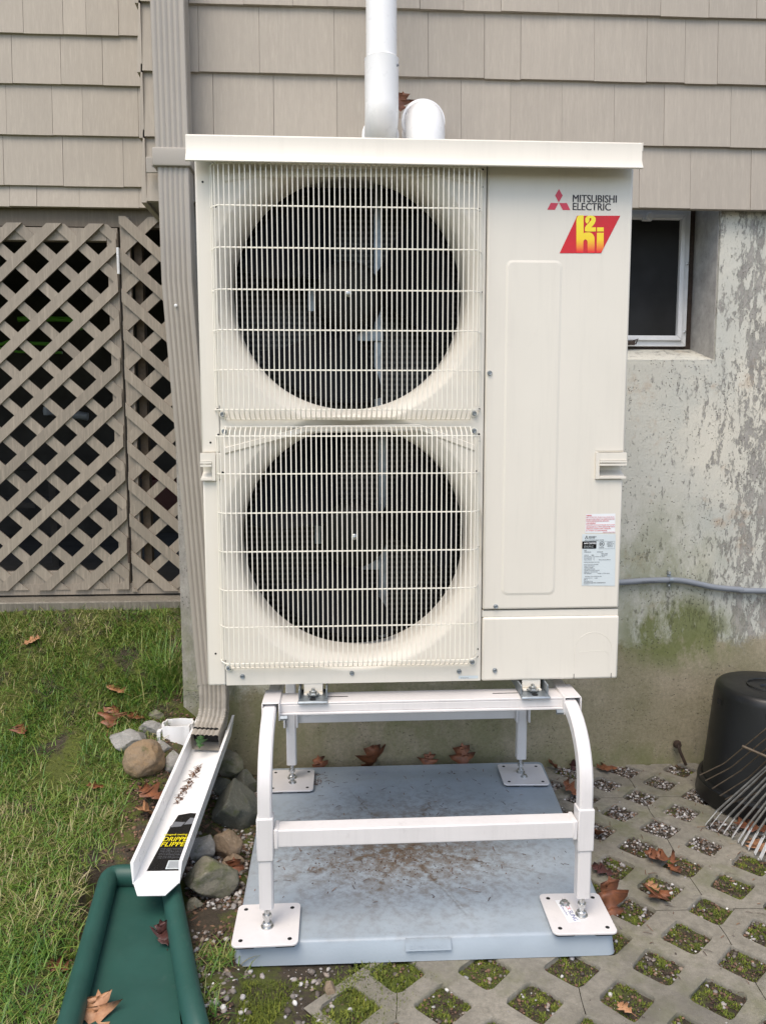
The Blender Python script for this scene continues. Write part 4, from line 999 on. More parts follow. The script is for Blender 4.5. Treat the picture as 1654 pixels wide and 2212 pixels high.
# trapezoid ridge moulded over the lower fan, and over the upper one under the hood
for pts_ in ([(486, 968), (642, 927), (660, 921), (905, 918), (925, 925), (1024, 962)], [(486, 380), (560, 368), (930, 366), (1024, 384)]):
    o_ = MB(); pw = [U(a, b) for a, b in pts_]
    for a, b in zip(pw[:-1], pw[1:]):
        o_.hexa([(a.x, YFACE - .004, a.z - .012), (b.x, YFACE - .004, b.z - .012), (b.x, YFACE - .0002, b.z - .016), (a.x, YFACE - .0002, a.z - .016),
                 (a.x, YFACE - .004, a.z), (b.x, YFACE - .004, b.z), (b.x, YFACE - .0002, b.z + .002), (a.x, YFACE - .0002, a.z + .002)])
    obj('panel_ridge', o_, 'cream', hp)
# guards
GY = .036
def guard(rows, ztop_row, bend_top, holes):
    g_ = MB(); hz = []
    xl, xr = U(463, 800).x, U(1037, 800).x
    fl_, fr_ = xl + .026, xr - .026
    zz = [W(755, r_, YFACE - GY).z for r_ in rows]
    def dep(x):
        d = min(x - xl, xr - x); t = max(0, min(1, d / .026)); return YFACE - GY * math.sin(t * math.pi / 2) ** .8
    def dat(z):
        zt, zb = zz[0], zz[-1]
        if z < zz[-2]: t = (z - zb) / (zz[-2] - zb)
        elif bend_top and z > zz[1]: t = (zt - z) / (zt - zz[1])
        else: return 1
        return .22 + .78 * math.sin(max(0, min(1, t)) * math.pi / 2)
    for k, z in enumerate(zz):
        end = (k == len(zz) - 1) or (bend_top and k == 0)
        if end: g_.tube([(fl_ - .004, YFACE - GY * dat(z), z), (fr_ + .004, YFACE - GY * dat(z), z)],   .0014, 6)
        else:
            g_.tube([(xl, YFACE + .004, z)] + [(xl + q, dep(xl + q), z) for q in (.002, .006, .012, .019, .026)] + [(xr - q, dep(xr - q), z) for q in (.026, .019, .012, .006, .002)] + [(xr, YFACE + .004, z)], .0019, 6)
    xsv = [xl + .003, xl + .008, xl + .0155]; nv = 50
    xsv += [fl_ + (fr_ - fl_) * k / (nv - 1) for k in range(nv)] + [xr - .0155, xr - .008, xr - .003]
    for x in xsv:
        k_ = (YFACE - dep(x)) / GY; edge = x < fl_ - .001 or x > fr_ + .001
        z0 = zz[-2] + .002 if edge else zz[-1]; z1 = zz[0]
        if edge and bend_top: z1 = zz[1] - .002
        ptsz = [z1]
        if bend_top and not edge: ptsz += [z1 - (zz[0] - zz[1]) * t for t in (.3, .6, 1.0)]
        lo_ = zz[-2]
        ptsz += [lo_ + .01]
        if not edge: ptsz += [lo_ - (lo_ - zz[-1]) * t for t in (0, .35, .7, 1)]
        g_.tube([(x, YFACE - .002 - (GY * k_ + .0012) * (dat(z) if not edge else 1), z) for z in ptsz], .00135, 5)
    return g_, xl, xr, zz
g1, xl, xr, zz1 = guard([356, 447, 537, 627, 714, 800, 885, 905], 0, False, 0)
go1 = obj('fan_guard', g1, 'cream_wire', hp, smooth=60, label='upper wire fan guard')
g2, xl, xr, zz2 = guard([922, 942, 1023, 1107, 1190, 1273, 1352, 1430, 1446], 0, True, 0)
go2 = obj('fan_guard', g2, 'cream_wire', hp, smooth=60, label='lower wire fan guard')
def screw(x, z, r=.0062, par=hp, y=YFACE):
    m_ = MB().lathe([(.00001, .0052), (.0018, .0052), (.0022, .0040), (.0040, .0050), (r * .82, .0040), (r, .0015), (r, 0)], (x, y, z), 'y', 16)
    obj('screw', m_, 'galv', par, smooth=40)
for px, py, g_ in ((482, 895, go1), (1023, 893, go1), (485, 932, go2), (1023, 931, go2), (495, 1442, go2), (1019, 1429, go2)):
    p = U(px, py); screw(p.x, p.z, .0062, hp, YFACE - .004)
    obj('eyelet', MB().lathe([(.0065, 0), (.009, 0), (.009, .004), (.0065, .004)], (p.x, YFACE - .0002, p.z), 'y', 16), 'cream_wire', g_)
for px, py in ((524, 1461), (760, 1454), (991, 1450)): p = U(px, py); screw(p.x, p.z)
for px, py in ((1057, 806), (1070, 1310)): p = U(px, py, -.003); screw(p.x, p.z, .0062, svo, YFACE - .003)
p = U(1068, 1448, -.003); screw(p.x, p.z, .0062, lo, YFACE - .003)
for px, py in ((438, 393), (457, 356), (462, 625), (470, 884), (472, 939), (455, 956), (475, 1189), (466, 1412), (483, 1430), (1041, 404), (1042, 366), (1039, 631), (1035, 884), (1034, 938), (1034, 953), (1032, 1181), (1031, 1402), (1030, 1418), (465, 445), (1034, 453), (481, 1022), (1028, 1019)):
    p = U(px, py); r_ = .0042 if py in (445, 453, 1022, 1019) else .0026
    obj('screw_hole', MB().lathe([(.00001, .0005), (r_, .0005), (r_, 0)], (p.x, YFACE, p.z), 'y', 12), 'hole', hp)
# printed logo
yb = YFACE - .0036
def P2(px, py): q = W(px, py, YFACE - .003); return (q.x, q.z)
lg = MB(); k_ = 270 / 1654 * .86430; ox, oy = 1330 * .8643, 440 * .8643       # from a zoom of the photograph
def Z3(u, v): return P2(ox + u * k_ , oy + v * k_)
def flat(mb, poly, y=yb): 
    n = len(poly); mb.add([(p[0], y, p[1]) for p in poly], [tuple(range(n))]); return mb
for poly in ([(403, 198), (460, 300), (400, 405), (345, 298)], [(278, 412), (395, 414), (340, 518), (224, 515)], [(406, 414), (524, 414), (576, 520), (462, 520)]):
    flat(lg, [Z3(*q) for q in poly])
obj('three_diamond_emblem', lg, 'red_print', svo, fixn=True)
def tfit(s, u0, v0, u1, v1, mat, par, bold=0, y=yb):
    a, b = Z3(u0, v1), Z3(u1, v0); return obj('lettering', text(MB(), s, (a[0], y, a[1]), X, Z, b[0] - a[0], b[1] - a[1], bold), mat, par)
tfit('MITSUBISHI', 614, 296, 1286, 400, 'ink', svo, .012); tfit('ELECTRIC', 614, 418, 1194, 521, 'ink', svo, .012)
bad = obj('red_badge', flat(MB(), [Z3(*q) for q in ((682, 608), (1342, 608), (1046, 1182), (412, 1182))]), 'red_bright', svo, fixn=True)
def fl2(poly, name='letter', y=yb - .0006): return obj(name, flat(MB(), [Z3(*q) for q in poly], y), 'flame', bad, fixn=True)
def ar(cx, cy, rx, ry, a0, a1, k=8): return [(cx + rx * math.cos(R(a0 + (a1 - a0) * i / k)), cy - ry * math.sin(R(a0 + (a1 - a0) * i / k))) for i in range(k + 1)]
hpoly = [(668, 1178), (668, 690), (672, 650), (690, 615), (715, 603), (778, 603), (778, 880), (800, 868)] + ar(850, 960, 95, 98, 80, 0, 8) + [(946, 1178), (838, 1178), (838, 1010)] + ar(806, 1010, 32, 38, 0, 180, 8) + [(774, 1178)]
fl2(hpoly); fl2([(975, 1178), (983, 870), (1086, 870), (1084, 1105), (1048, 1178)]); fl2([(984, 788), (1086, 788), (1086, 850), (984, 850)])
two = [(800, 846)] + [(797, 820), (800, 790), (825, 755), (862, 715), (893, 680)] + ar(883, 668, 18, 24, 30, 180, 6) + [(866, 690), (830, 735), (806, 700), (803, 655)] + ar(885, 655, 78, 50, 165, 5, 10) + [(962, 690), (945, 730), (910, 775), (893, 787), (966, 788), (966, 850), (830, 852)]
fl2(two)
# warning label and nameplate
k_ = 150 / 1382 * .8643; ox, oy = 1420 * .8643, 1260 * .8643
wl = obj('warning_label', flat(MB(), [Z3(*q) for q in ((395, 228), (1075, 215), (1068, 660), (380, 660))]), 'label_white', svo, fixn=True)
for s, u0, u1, v0 in (('WARNING', 403, 530, 245), ('RISK OF ELECTRIC SHOCK CAN CAUSE INJURY', 400, 1055, 285), ('OR DEATH DISCONNECT ALL REMOTE ELECTRIC', 400, 1055, 328), ('POWER SUPPLIES BEFORE SERVICING', 400, 925, 372), ('AVERTISSEMENT', 400, 625, 422), ('RISQUE DE CHOCS ELECTRIQUES PEUT CAUSER', 400, 1060, 462), ('DES BLESSURES OU LA MORT DEBRANCHER TOUTE', 400, 1055, 505), ('SOURCE DE COURANT AVANT L ENTRETIEN', 400, 960, 548), ('ET AVANT LE DEPANNAGE', 400, 880, 592)):
    tfit(s, u0, v0, u1, v0 + 29, 'ink_red', wl, .012, yb - .0006)
tfit('REMOTE ELECTRIC', 790, 634, 1066, 652, 'ink_red', wl, .01, yb - .0006)
np_ = obj('nameplate', flat(MB(), [Z3(*q) for q in ((312, 690), (1080, 690), (1062, 1878), (300, 1872))], yb - .0003), 'label', svo, fixn=True)
y2 = yb - .0009
t = MB()
for poly in ([(410, 720), (428, 748), (410, 768), (394, 748)], [(386, 768), (406, 770), (392, 792), (368, 790)], [(414, 770), (434, 770), (450, 792), (428, 794)]): flat(t, [Z3(*q) for q in poly], y2)
obj('three_diamond_emblem', t, 'ink', np_, fixn=True)
tfit('MITSUBISHI', 462, 736, 630, 758, 'ink', np_, .02, y2); tfit('ELECTRIC', 462, 764, 605, 786, 'ink', np_, .02, y2)
tfit('SPLIT-SYSTEM HEAT PUMP', 368, 812, 806, 840, 'ink_grey', np_, .015, y2)
ab = obj('certified_badge', flat(MB(), [(Z3(335, 860)[0] + p[0], p[1]) for p in [(q[0] - Z3(335, 860)[0], q[1]) for q in rrect(Z3(332, 0)[0], Z3(662, 0)[0], Z3(0, 1028)[1], Z3(0, 858)[1], .002, 3)]], y2), 'black_gloss', np_, fixn=True)
tfit('AHRI CERTIFIED', 348, 880, 640, 918, 'label_white', ab, .02, y2 - .0005); tfit('UNITARY SMALL HP', 348, 955, 560, 975, 'label', ab, .01, y2 - .0005); tfit('AHRI Standard 210/240', 348, 990, 560, 1005, 'label', ab, .0, y2 - .0005)
rg = MB(); a, b = Z3(765, 915), Z3(820, 915); rr = b[0] - a[0]
for i in range(24):
    a0, a1 = 2 * math.pi * i / 24, 2 * math.pi * (i + 1) / 24
    flat(rg, [(a[0] + rr * s_ * math.cos(q), a[1] + rr * s_ * math.sin(q)) for s_, q in ((1, a0), (1, a1), (.82, a1), (.82, a0))], y2)
obj('listing_mark', rg, 'ink', np_, fixn=True); tfit('ETL', 735, 895, 795, 938, 'ink', np_, .02, y2); tfit('Intertek', 708, 985, 810, 1005, 'ink', np_, .01, y2)
for s, u0, u1, v0 in (('CONFORMS TO', 885, 1010, 866), ('ANSI/UL STD 1995', 875, 1035, 900), ('CERTIFIED TO', 890, 1010, 932), ('CAN/CSA STD C22.2', 885, 1010, 962), ('MODEL', 355, 415, 1058), ('OUTDOOR UNIT', 355, 515, 1090), ('SERVICE REF', 650, 785, 1086), ('MAX FUSE', 750, 890, 1126), ('VOLTS', 352, 455, 1162), ('208/230', 520, 580, 1162), ('MIN CIRCUIT', 750, 885, 1160), ('PERMISSIBLE VOLTAGE AT UNIT', 352, 830, 1196), ('COOLING   A', 350, 590, 1232), ('HEATING   A', 350, 590, 1268), ('MINIMUM CIRCUIT AMPACITY', 690, 960, 1268), ('REFRIGERANT R410A', 350, 710, 1322), ('OUTDOOR FAN MOTOR', 350, 680, 1376), ('FAN MOTOR', 350, 590, 1410), ('FACTORY CHARGED', 355, 560, 1446), ('FIELD CHARGE PER METER', 355, 600, 1480), ('SEE INSTALLATION MANUAL', 355, 710, 1512), ('DESIGN PRESSURE', 350, 665, 1548), ('HIGH  LOW PSIG', 660, 935, 1580), ('TEST PRESSURE', 350, 520, 1584), ('SUITABLE FOR OUTDOOR USE', 370, 750, 1650), ('WEIGHT   LBS', 350, 665, 1690), ('SERIAL NO', 350, 430, 1728), ('YEAR OF MANUFACTURE', 350, 550, 1764)):
    tfit(s, u0, v0, u1, v0 + 20, 'ink_grey', np_, .008, y2)
tfit('MITSUBISHI ELECTRIC CORPORATION', 345, 1796, 842, 1820, 'ink', np_, .015, y2); tfit('MADE IN JAPAN', 345, 1836, 470, 1852, 'ink_grey', np_, 0, y2)
b0, b1 = Z3(690, 1028), Z3(1056, 850); bx = MB(); lw = .0004
for x0_, x1_, z0_, z1_ in ((b0[0], b1[0], b0[1], b0[1] + lw), (b0[0], b1[0], b1[1] - lw, b1[1]), (b0[0], b0[0] + lw, b0[1] + lw, b1[1] - lw), (b1[0] - lw, b1[0], b0[1] + lw, b1[1] - lw)): flat(bx, [(x0_, z0_), (x1_, z0_), (x1_, z1_), (x0_, z1_)], y2)
obj('listing_box', bx, 'ink_grey', np_, fixn=True)
a, b = U(990, 1466), U(1032, 1459); t = MB(); flat(t, [(a.x, a.z), (b.x, a.z), (b.x, b.z), (a.x, b.z)], YFACE - .0006)
t_ = obj('small_tag', t, 'label', hp, fixn=True); obj('lettering', text(MB(), 'HEAT PUMP  OUTDOOR', (a.x + .005, YFACE - .0012, a.z + .001), X, Z, .020, .0022), 'ink', t_)

# ------------------------------------------------------------------ white pipes on the wall
vp = thing('vent_pipe', (.130, 2.40, 2.09), 'white plastic pipe running down the wall into an elbow above the heat pump', 'pipe', 'white vent pipes above the heat pump')
obj('pipe', MB().tube([(.1295, 2.40, 3.6), (.1295, 2.40, 2.30)], .0455, 40), 'pvc', vp, smooth=40)
e_ = [(.130, 2.40, 2.320), (.130, 2.40, 2.316), (.130, 2.40, 2.312), (.130, 2.40, 2.19)] + [(.130, 2.40 + .06 * (1 - math.cos(R(a))), 2.19 - .06 * math.sin(R(a))) for a in range(15, 91, 15)] + [(.130, 2.48, 2.13), (.130, 2.56, 2.13), (.130, 2.632, 2.13)]
rs_ = [.0475, .0515, .0505, .0500] + [.0500] * 6 + [.0505, .0510, .0510]
eo = obj('elbow', MB().tube(e_, .05, 40, rs=rs_), 'pvc', vp, smooth=40)
obj('screw', MB().tube([(.173, 2.375, 2.292), (.178, 2.372, 2.292)], .0035, 8), 'conduit', eo)
obj('wall_flange', MB().lathe([(.00001, 0), (.058, 0), (.060, .004), (.060, .020), (.00001, .020)], (.130, 2.624, 2.13), 'y', 40), 'pvc', vp, smooth=40)
obj('socket_rim', MB().lathe([(.0502, 0), (.056, .002), (.057, .012), (.0502, .014)], (.130, 2.485, 2.13), 'y', 40), 'pvc', vp, smooth=40)
vc = thing('vent_pipe', (.268, 2.50, 2.02), 'short white plastic elbow coming out of the shingles just right of the tall pipe', 'pipe', 'white vent pipes above the heat pump')
e2 = [(.2665, 2.632, 2.190), (.2665, 2.55, 2.190), (.2665, 2.51, 2.188), (.2665, 2.485, 2.178), (.266, 2.468, 2.162), (.266, 2.458, 2.14), (.266, 2.455, 2.11), (.266, 2.455, 1.98)]
obj('elbow', MB().tube(e2, .0585, 48, rs=[.0585, .0585, .059, .0595, .060, .0605, .0605, .0605]), 'pvc', vc, smooth=40)
obj('wall_flange', MB().lathe([(.0600, -.001), (.0665, 0), (.068, .004), (.068, .016), (.0600, .018)], (.2665, 2.53, 2.190), 'y', 48), 'pvc', vc, smooth=40)

# ------------------------------------------------------------------ conduit
yc = YW - .016
pts_ = [W(1240, 1262, yc), W(1340, 1258, yc), W(1390, 1254.5, yc), W(1447, 1253, yc), W(1475, 1255, yc), W(1510, 1262, yc), W(1545, 1269, yc), W(1600, 1274, yc), W(1660, 1277, yc), W(2300, 1290, yc)]
sp = []
for i in range(len(pts_) - 1):
    p0, p1, p2, p3 = pts_[max(0, i - 1)], pts_[i], pts_[i + 1], pts_[min(len(pts_) - 1, i + 2)]
    for k in range(6):
        t = k / 6; sp.append(.5 * ((2 * p1) + (p2 - p0) * t + (2 * p0 - 5 * p1 + 4 * p2 - p3) * t * t + (3 * p1 - p0 - 3 * p2 + p3) * t ** 3))
ct = thing('conduit', tuple(W(1500, 1262, yc)), 'grey electrical conduit running along the foundation wall right of the heat pump', 'conduit')
obj('tube', MB().tube(sp, .0108, 16), 'conduit', ct, smooth=50)
c = W(1447, 1253, yc); cs = MB(); cs.tube([(c.x - .007, yc, c.z), (c.x + .007, yc, c.z)], .0132, 20); cs.box(c.x - .0065, c.x + .0065, YW - .004, YW - .001, c.z - .028, c.z + .028)
cso = obj('strap', cs, 'galv', ct, smooth=50)
for s_ in (-1, 1): obj('screw', MB().lathe([(.00001, .006), (.004, .005), (.006, 0)], (c.x, YW - .004, c.z + s_ * .022), 'y', 12), 'zinc', cso)
obj('printed_marks', text(MB(), 'PVC CONDUIT', (W(1384, 1257, yc).x, yc - .0112, W(1384, 1257, yc).z), X, Z, .045, .004), 'ink', ct)
rh = W(1462, 1608, YW - .02); t = MB(); b_ = G(1482, 1655, .01)
t.tube([(rh.x, YW + .01, rh.z), (rh.x, YW - .03, rh.z - .002), (rh.x + .004, YW - .035, rh.z - .02), (b_.x, YW - .04, .012)], .006, 8)
t.lathe([(.00001, .02), (.012, .018), (.016, .006), (.013, 0)], (rh.x, YW - .012, rh.z), 'y', 10)
o = obj('old_pipe_stub', t, 'rust', smooth=50); tagp(o, 'thin rusty brown rod poking out of the foundation beside the black pot', 'rod')

# ------------------------------------------------------------------ nursery pot upside down
ct_ = G(1645, 1722, 0); PX, PY = ct_.x, ct_.y - .01
pt = thing('nursery_pot', (PX, PY, .004), 'large black plastic nursery pot standing upside down on the pavers', 'plant pot')
HT = .392
obj('wall', MB().lathe([(.199, .062), (.195, .064), (.193, .075), (.168, HT - .030), (.164, HT - .010), (.156, HT - .002), (.148, HT), (.08, HT - .001), (.05, HT - .006), (.030, HT - .006), (.027, HT - .012), (.00001, HT - .012)], (PX, PY, 0), 'z', 96), 'black_pot', pt, smooth=40, fixn=True)
obj('rim', MB().lathe([(.197, .005), (.212, .006), (.214, .014), (.207, .052), (.210, .058), (.207, .068), (.196, .070)], (PX, PY, 0), 'z', 96), 'black_pot', pt, smooth=40, fixn=True)
obj('ring', MB().lathe([(.066, HT - .0015), (.067, HT + .002), (.070, HT + .002), (.071, HT - .001)], (PX, PY, 0), 'z', 64), 'black_pot', pt, smooth=40)
for a in (182, 241, 300):
    ca, sa = math.cos(R(a)), math.sin(R(a)); tdir = Vector((-sa, ca, 0)); rdir = Vector((ca, sa, 0)); c = Vector((PX, PY, HT - .052)) + rdir * .1716
    t = MB(); d_ = .0125
    t.add([c - tdir * d_ + Z * -.008, c + tdir * d_ + Z * -.008, c + tdir * d_ + Z * .010 - rdir * .0012, c - tdir * d_ + Z * .010 - rdir * .0012], [(0, 1, 2, 3)])
    obj('drain_hole', t, 'hole', pt)

# ------------------------------------------------------------------ leaf rake
zo = lambda u, v: ((1300 + u / 2.404) * .8643, (1640 + v / 2.404) * .8643)
rk = thing('leaf_rake', (1.35, 2.2, .01), 'old metal leaf rake with fanned tines leaning against the black pot', 'rake')
HUB = W(1850, 1490, 2.0)
tips = [(1110, 1012), (1140, 1020), (1186, 1045), (1220, 1065), (1268, 1092), (1305, 1115), (1326, 1135), (1366, 1160), (1405, 1190), (1438, 1218), (1480, 1240), (1530, 1262)]
for k, (u, v) in enumerate(tips):
    tip = G(*zo(u, v), .006); d = (HUB - tip); n0 = d.normalized(); t = MB()
    knee = tip + n0 * .045 + Z * .012; mid = tip + n0 * (d.length * .5) + Z * .012
    for a, b, w_ in ((knee, mid, .0034), (mid, HUB, .0034)):
        t.tube([a, b], w_, 6)
    tn = obj('tine', t, 'steel_tine', rk, smooth=50)
    sdv = n0.cross(Z).normalized() * .0075; e = MB()
    up2 = Vector((0, 0, .0018)); a, b = tip, knee + n0 * .008
    e.add([a - sdv, a + sdv, b + sdv, b - sdv, a - sdv + up2, a + sdv + up2, b + sdv + up2, b - sdv + up2], [(0, 3, 2, 1), (4, 5, 6, 7), (0, 1, 5, 4), (1, 2, 6, 5), (2, 3, 7, 6), (3, 0, 4, 7)])
    obj('tine_tip', e, 'tine_tip', tn)
for k, (u, v, u2, v2) in enumerate(((1075, 715, 1222, 645), (1110, 748, 1265, 668), (1150, 796, 1320, 690), (1196, 840, 1370, 730), (1228, 862, 1400, 770), (1262, 885, 1430, 815))):
    tip = W(*zo(u, v), 2.20); kn_ = W(*zo(u2, v2), 2.16); kn_.z += 0; end = W(*zo(1600, 330 + 60 * k), 2.02)
    t = MB().tube([tip, tip.lerp(kn_, .93), kn_.lerp(end, .03), end], .0020, 6); obj('tine', t, 'brown_wire', rk, smooth=50, label='thin tarnished brown tine')
a, b = W(*zo(1330, 540), 2.10), W(*zo(1560, 640), 2.05); obj('cross_rod', MB().tube([a, b], .0045, 8), 'brown_wire', rk, smooth=50)
obj('socket', MB().tube([HUB + Vector((-.02, .01, -.03)), HUB + Vector((.06, -.05, .10))], .016, 12), 'steel_tine', rk, smooth=50)
obj('handle', MB().tube([HUB + Vector((.055, -.045, .09)), HUB + Vector((.62, -.45, 1.05))], .0135, 12), 'old_wood', rk, smooth=50)

# ------------------------------------------------------------------ stones
def rock(px, py, w, h, mat, label, seed, up=.0, flat_=1.0, ang=0):
    p = hit(px, py, up); Zd = (p - CAM).dot(FWD); rx = w / 2 * Zd / F; rz = h / 2 * Zd / F
    import bmesh
    bm = bmesh.new(); bmesh.ops.create_icosphere(bm, subdivisions=5, radius=1)
    rg_ = random.Random(seed); planes = [(Vector((rg_.uniform(-1, 1), rg_.uniform(-1, 1), rg_.uniform(-1, 1))).normalized(), rg_.uniform(.50, .86) if flat_ <= 1 else rg_.uniform(.7, .95)) for _ in range(13)]
    for v in bm.verts:
        c = v.co.copy()
        for n_, d in planes:
            e = c.dot(n_) - d * (1.06 if flat_ > .9 else 1)
            if e > 0: c -= n_ * e * (.93 if flat_ <= 1 else .5)
        c *= 1 + .10 * noise.noise(c * 1.7 + Vector((seed, 0, 0))) + .035 * noise.noise(c * 5 + Vector((seed, 0, 0))) + .012 * noise.noise(c * 14)
        v.co = c
    me = bpy.data.meshes.new('stone'); bm.to_mesh(me); bm.free(); me.materials.append(M[mat]); me.shade_smooth()
    xs_ = [v.co.x for v in me.vertices]; zs_ = [v.co.z for v in me.vertices]
    ry = (rx + rz) / 2 * .95
    sc = Matrix.Diagonal((rx * 2 / (max(xs_) - min(xs_)), ry, rz * 2 / (max(zs_) - min(zs_)) * .98, 1))
    me.transform(Matrix.Rotation(R(ang), 4, 'Y') @ sc)
    o = bpy.data.objects.new('stone', me); COL.objects.link(o); o.location = p + Vector((0, ry * .10, -rz * .16)); tagp(o, label, 'stone', 'stones around the downspout'); ORG[o.name] = p
    return o
rock(280, 1597, 96, 50, 'rock_grey', 'long pale grey stone behind the tan boulder', 1, .02, 1, 8)
rock(331, 1572, 54, 36, 'rock_grey', 'small pale grey stone at the top of the stone pile', 2, .02)
rock(310, 1635, 90, 86, 'rock_tan', 'big smooth orange-tan boulder left of the trough', 3, .05, 1.2)
rock(337, 1543, 34, 24, 'rock_mossy', 'little tan mossy stone furthest up the grass bank', 4, .01)
rock(350, 1614, 40, 34, 'rock_grey', 'small blue-grey stone between tan boulder and white adapter', 5, .01)
rock(374, 1641, 44, 54, 'rock_grey', 'small light stone wedged against the left wall of the trough', 6, .03)
rock(489, 1652, 66, 66, 'rock_mossy', 'angular grey-green stone right of the downspout outlet', 7, .04)
rock(512, 1603, 66, 52, 'rock_mossy', 'rough olive stone against the foundation beside the downspout', 8, .03)
rock(503, 1745, 118, 124, 'rock_dark', 'largest dark green boulder beside the stand leg', 9, .05)
rock(527, 1690, 60, 66, 'rock_dark', 'dark stone between big boulder and foundation', 10, .03)
rock(487, 1822, 70, 64, 'rock_brown', 'angular brown stone with a pale flat face', 11, .05)
rock(432, 1828, 66, 64, 'rock_grey', 'grey stone touching the right wall of the trough', 12, .03)
rock(451, 1896, 122, 88, 'rock_mossy', 'big rounded greenish boulder nearest the splash block', 13, .05, 1.0)
rock(504, 1861, 48, 40, 'rock_brown', 'small tan stone under the angular brown stone', 14, .02)
rock(421, 1954, 38, 34, 'rock_mossy', 'small loose stone in front of the big greenish boulder', 15, .01)
rock(711, 2137, 26, 38, 'rock_brown', 'little upright brown stone in the moss in front of the pad', 16, .01)
rock(530, 1745, 40, 90, 'rock_dark', 'dark stone squeezed against the left edge of the pad', 17, .03)
rock(470, 1700, 60, 40, 'rock_dark', 'low dark slab under the right side of the trough', 18, .01)

# ------------------------------------------------------------------ fallen leaves
def leaf(px, py, size, ang, mat, label, up=.006, tilt=(0, 0), curl=.25, z=None, y=None, seed=0):
    p = W(px, py, y) if y else (G(px, py, z) if z is not None else (G(px, py, .004 + up) if px > 640 else hit(px, py, up)))
    rg_ = random.Random(seed * 7 + 1); lobes = [(0, 0), (.04, .06), (.12, .16), (.24, .22), (.29, .30), (.18, .30), (.13, .35), (.22, .45), (.37, .54), (.46, .68), (.32, .64), (.20, .58), (.16, .64), (.22, .76), (.30, .90), (.19, .84), (.10, .79), (.09, .88), (0, 1.0)]
    half = [(a * rg_.uniform(.75, 1.25), b + rg_.uniform(-.015, .015)) for a, b in lobes]
    vs = []; fs = []
    for a, b in half: vs.append((a, b))
    m = len(vs); vs += [(-a * rg_.uniform(.7, 1.2), b * (1 - .07 * (0 < b < 1)) + rg_.uniform(-.01, .01)) for a, b in lobes]; vs += [(0, b) for _, b in lobes]
    for i in range(m - 1):
        fs.append((2 * m + i, i, i + 1, 2 * m + i + 1)); fs.append((m + i, 2 * m + i, 2 * m + i + 1, m + i + 1))
    V = []
    for (a, b) in vs:
        zz = curl * (abs(a) ** 1.3 * 1.2 + (b - .5) ** 2 * .9) + .10 * noise.noise((a * 4, b * 4, seed)) * 1.5 * curl * 2
        V.append(Vector((a, b - .5, zz)) * size)
    # petiole
    o_ = len(V); V += [Vector((x, y_, .06 * curl)) * size for x, y_ in ((-.012, -.5), (.012, -.5), (.02, -.78), (0, -.78))]; fs.append((o_, o_ + 1, o_ + 2, o_ + 3))
    me = bpy.data.meshes.new('fallen_leaf'); me.from_pydata(V, [], fs); me.materials.append(M[mat]); me.shade_smooth()
    o = bpy.data.objects.new('fallen_leaf', me); COL.objects.link(o)
    sl_ = o.modifiers.new('s', 'SOLIDIFY'); sl_.thickness = .0006
    o.location = p; o.rotation_euler = (R(tilt[0]), R(tilt[1]), R(ang)); tagp(o, label, 'leaf', 'fallen oak leaves'); return o
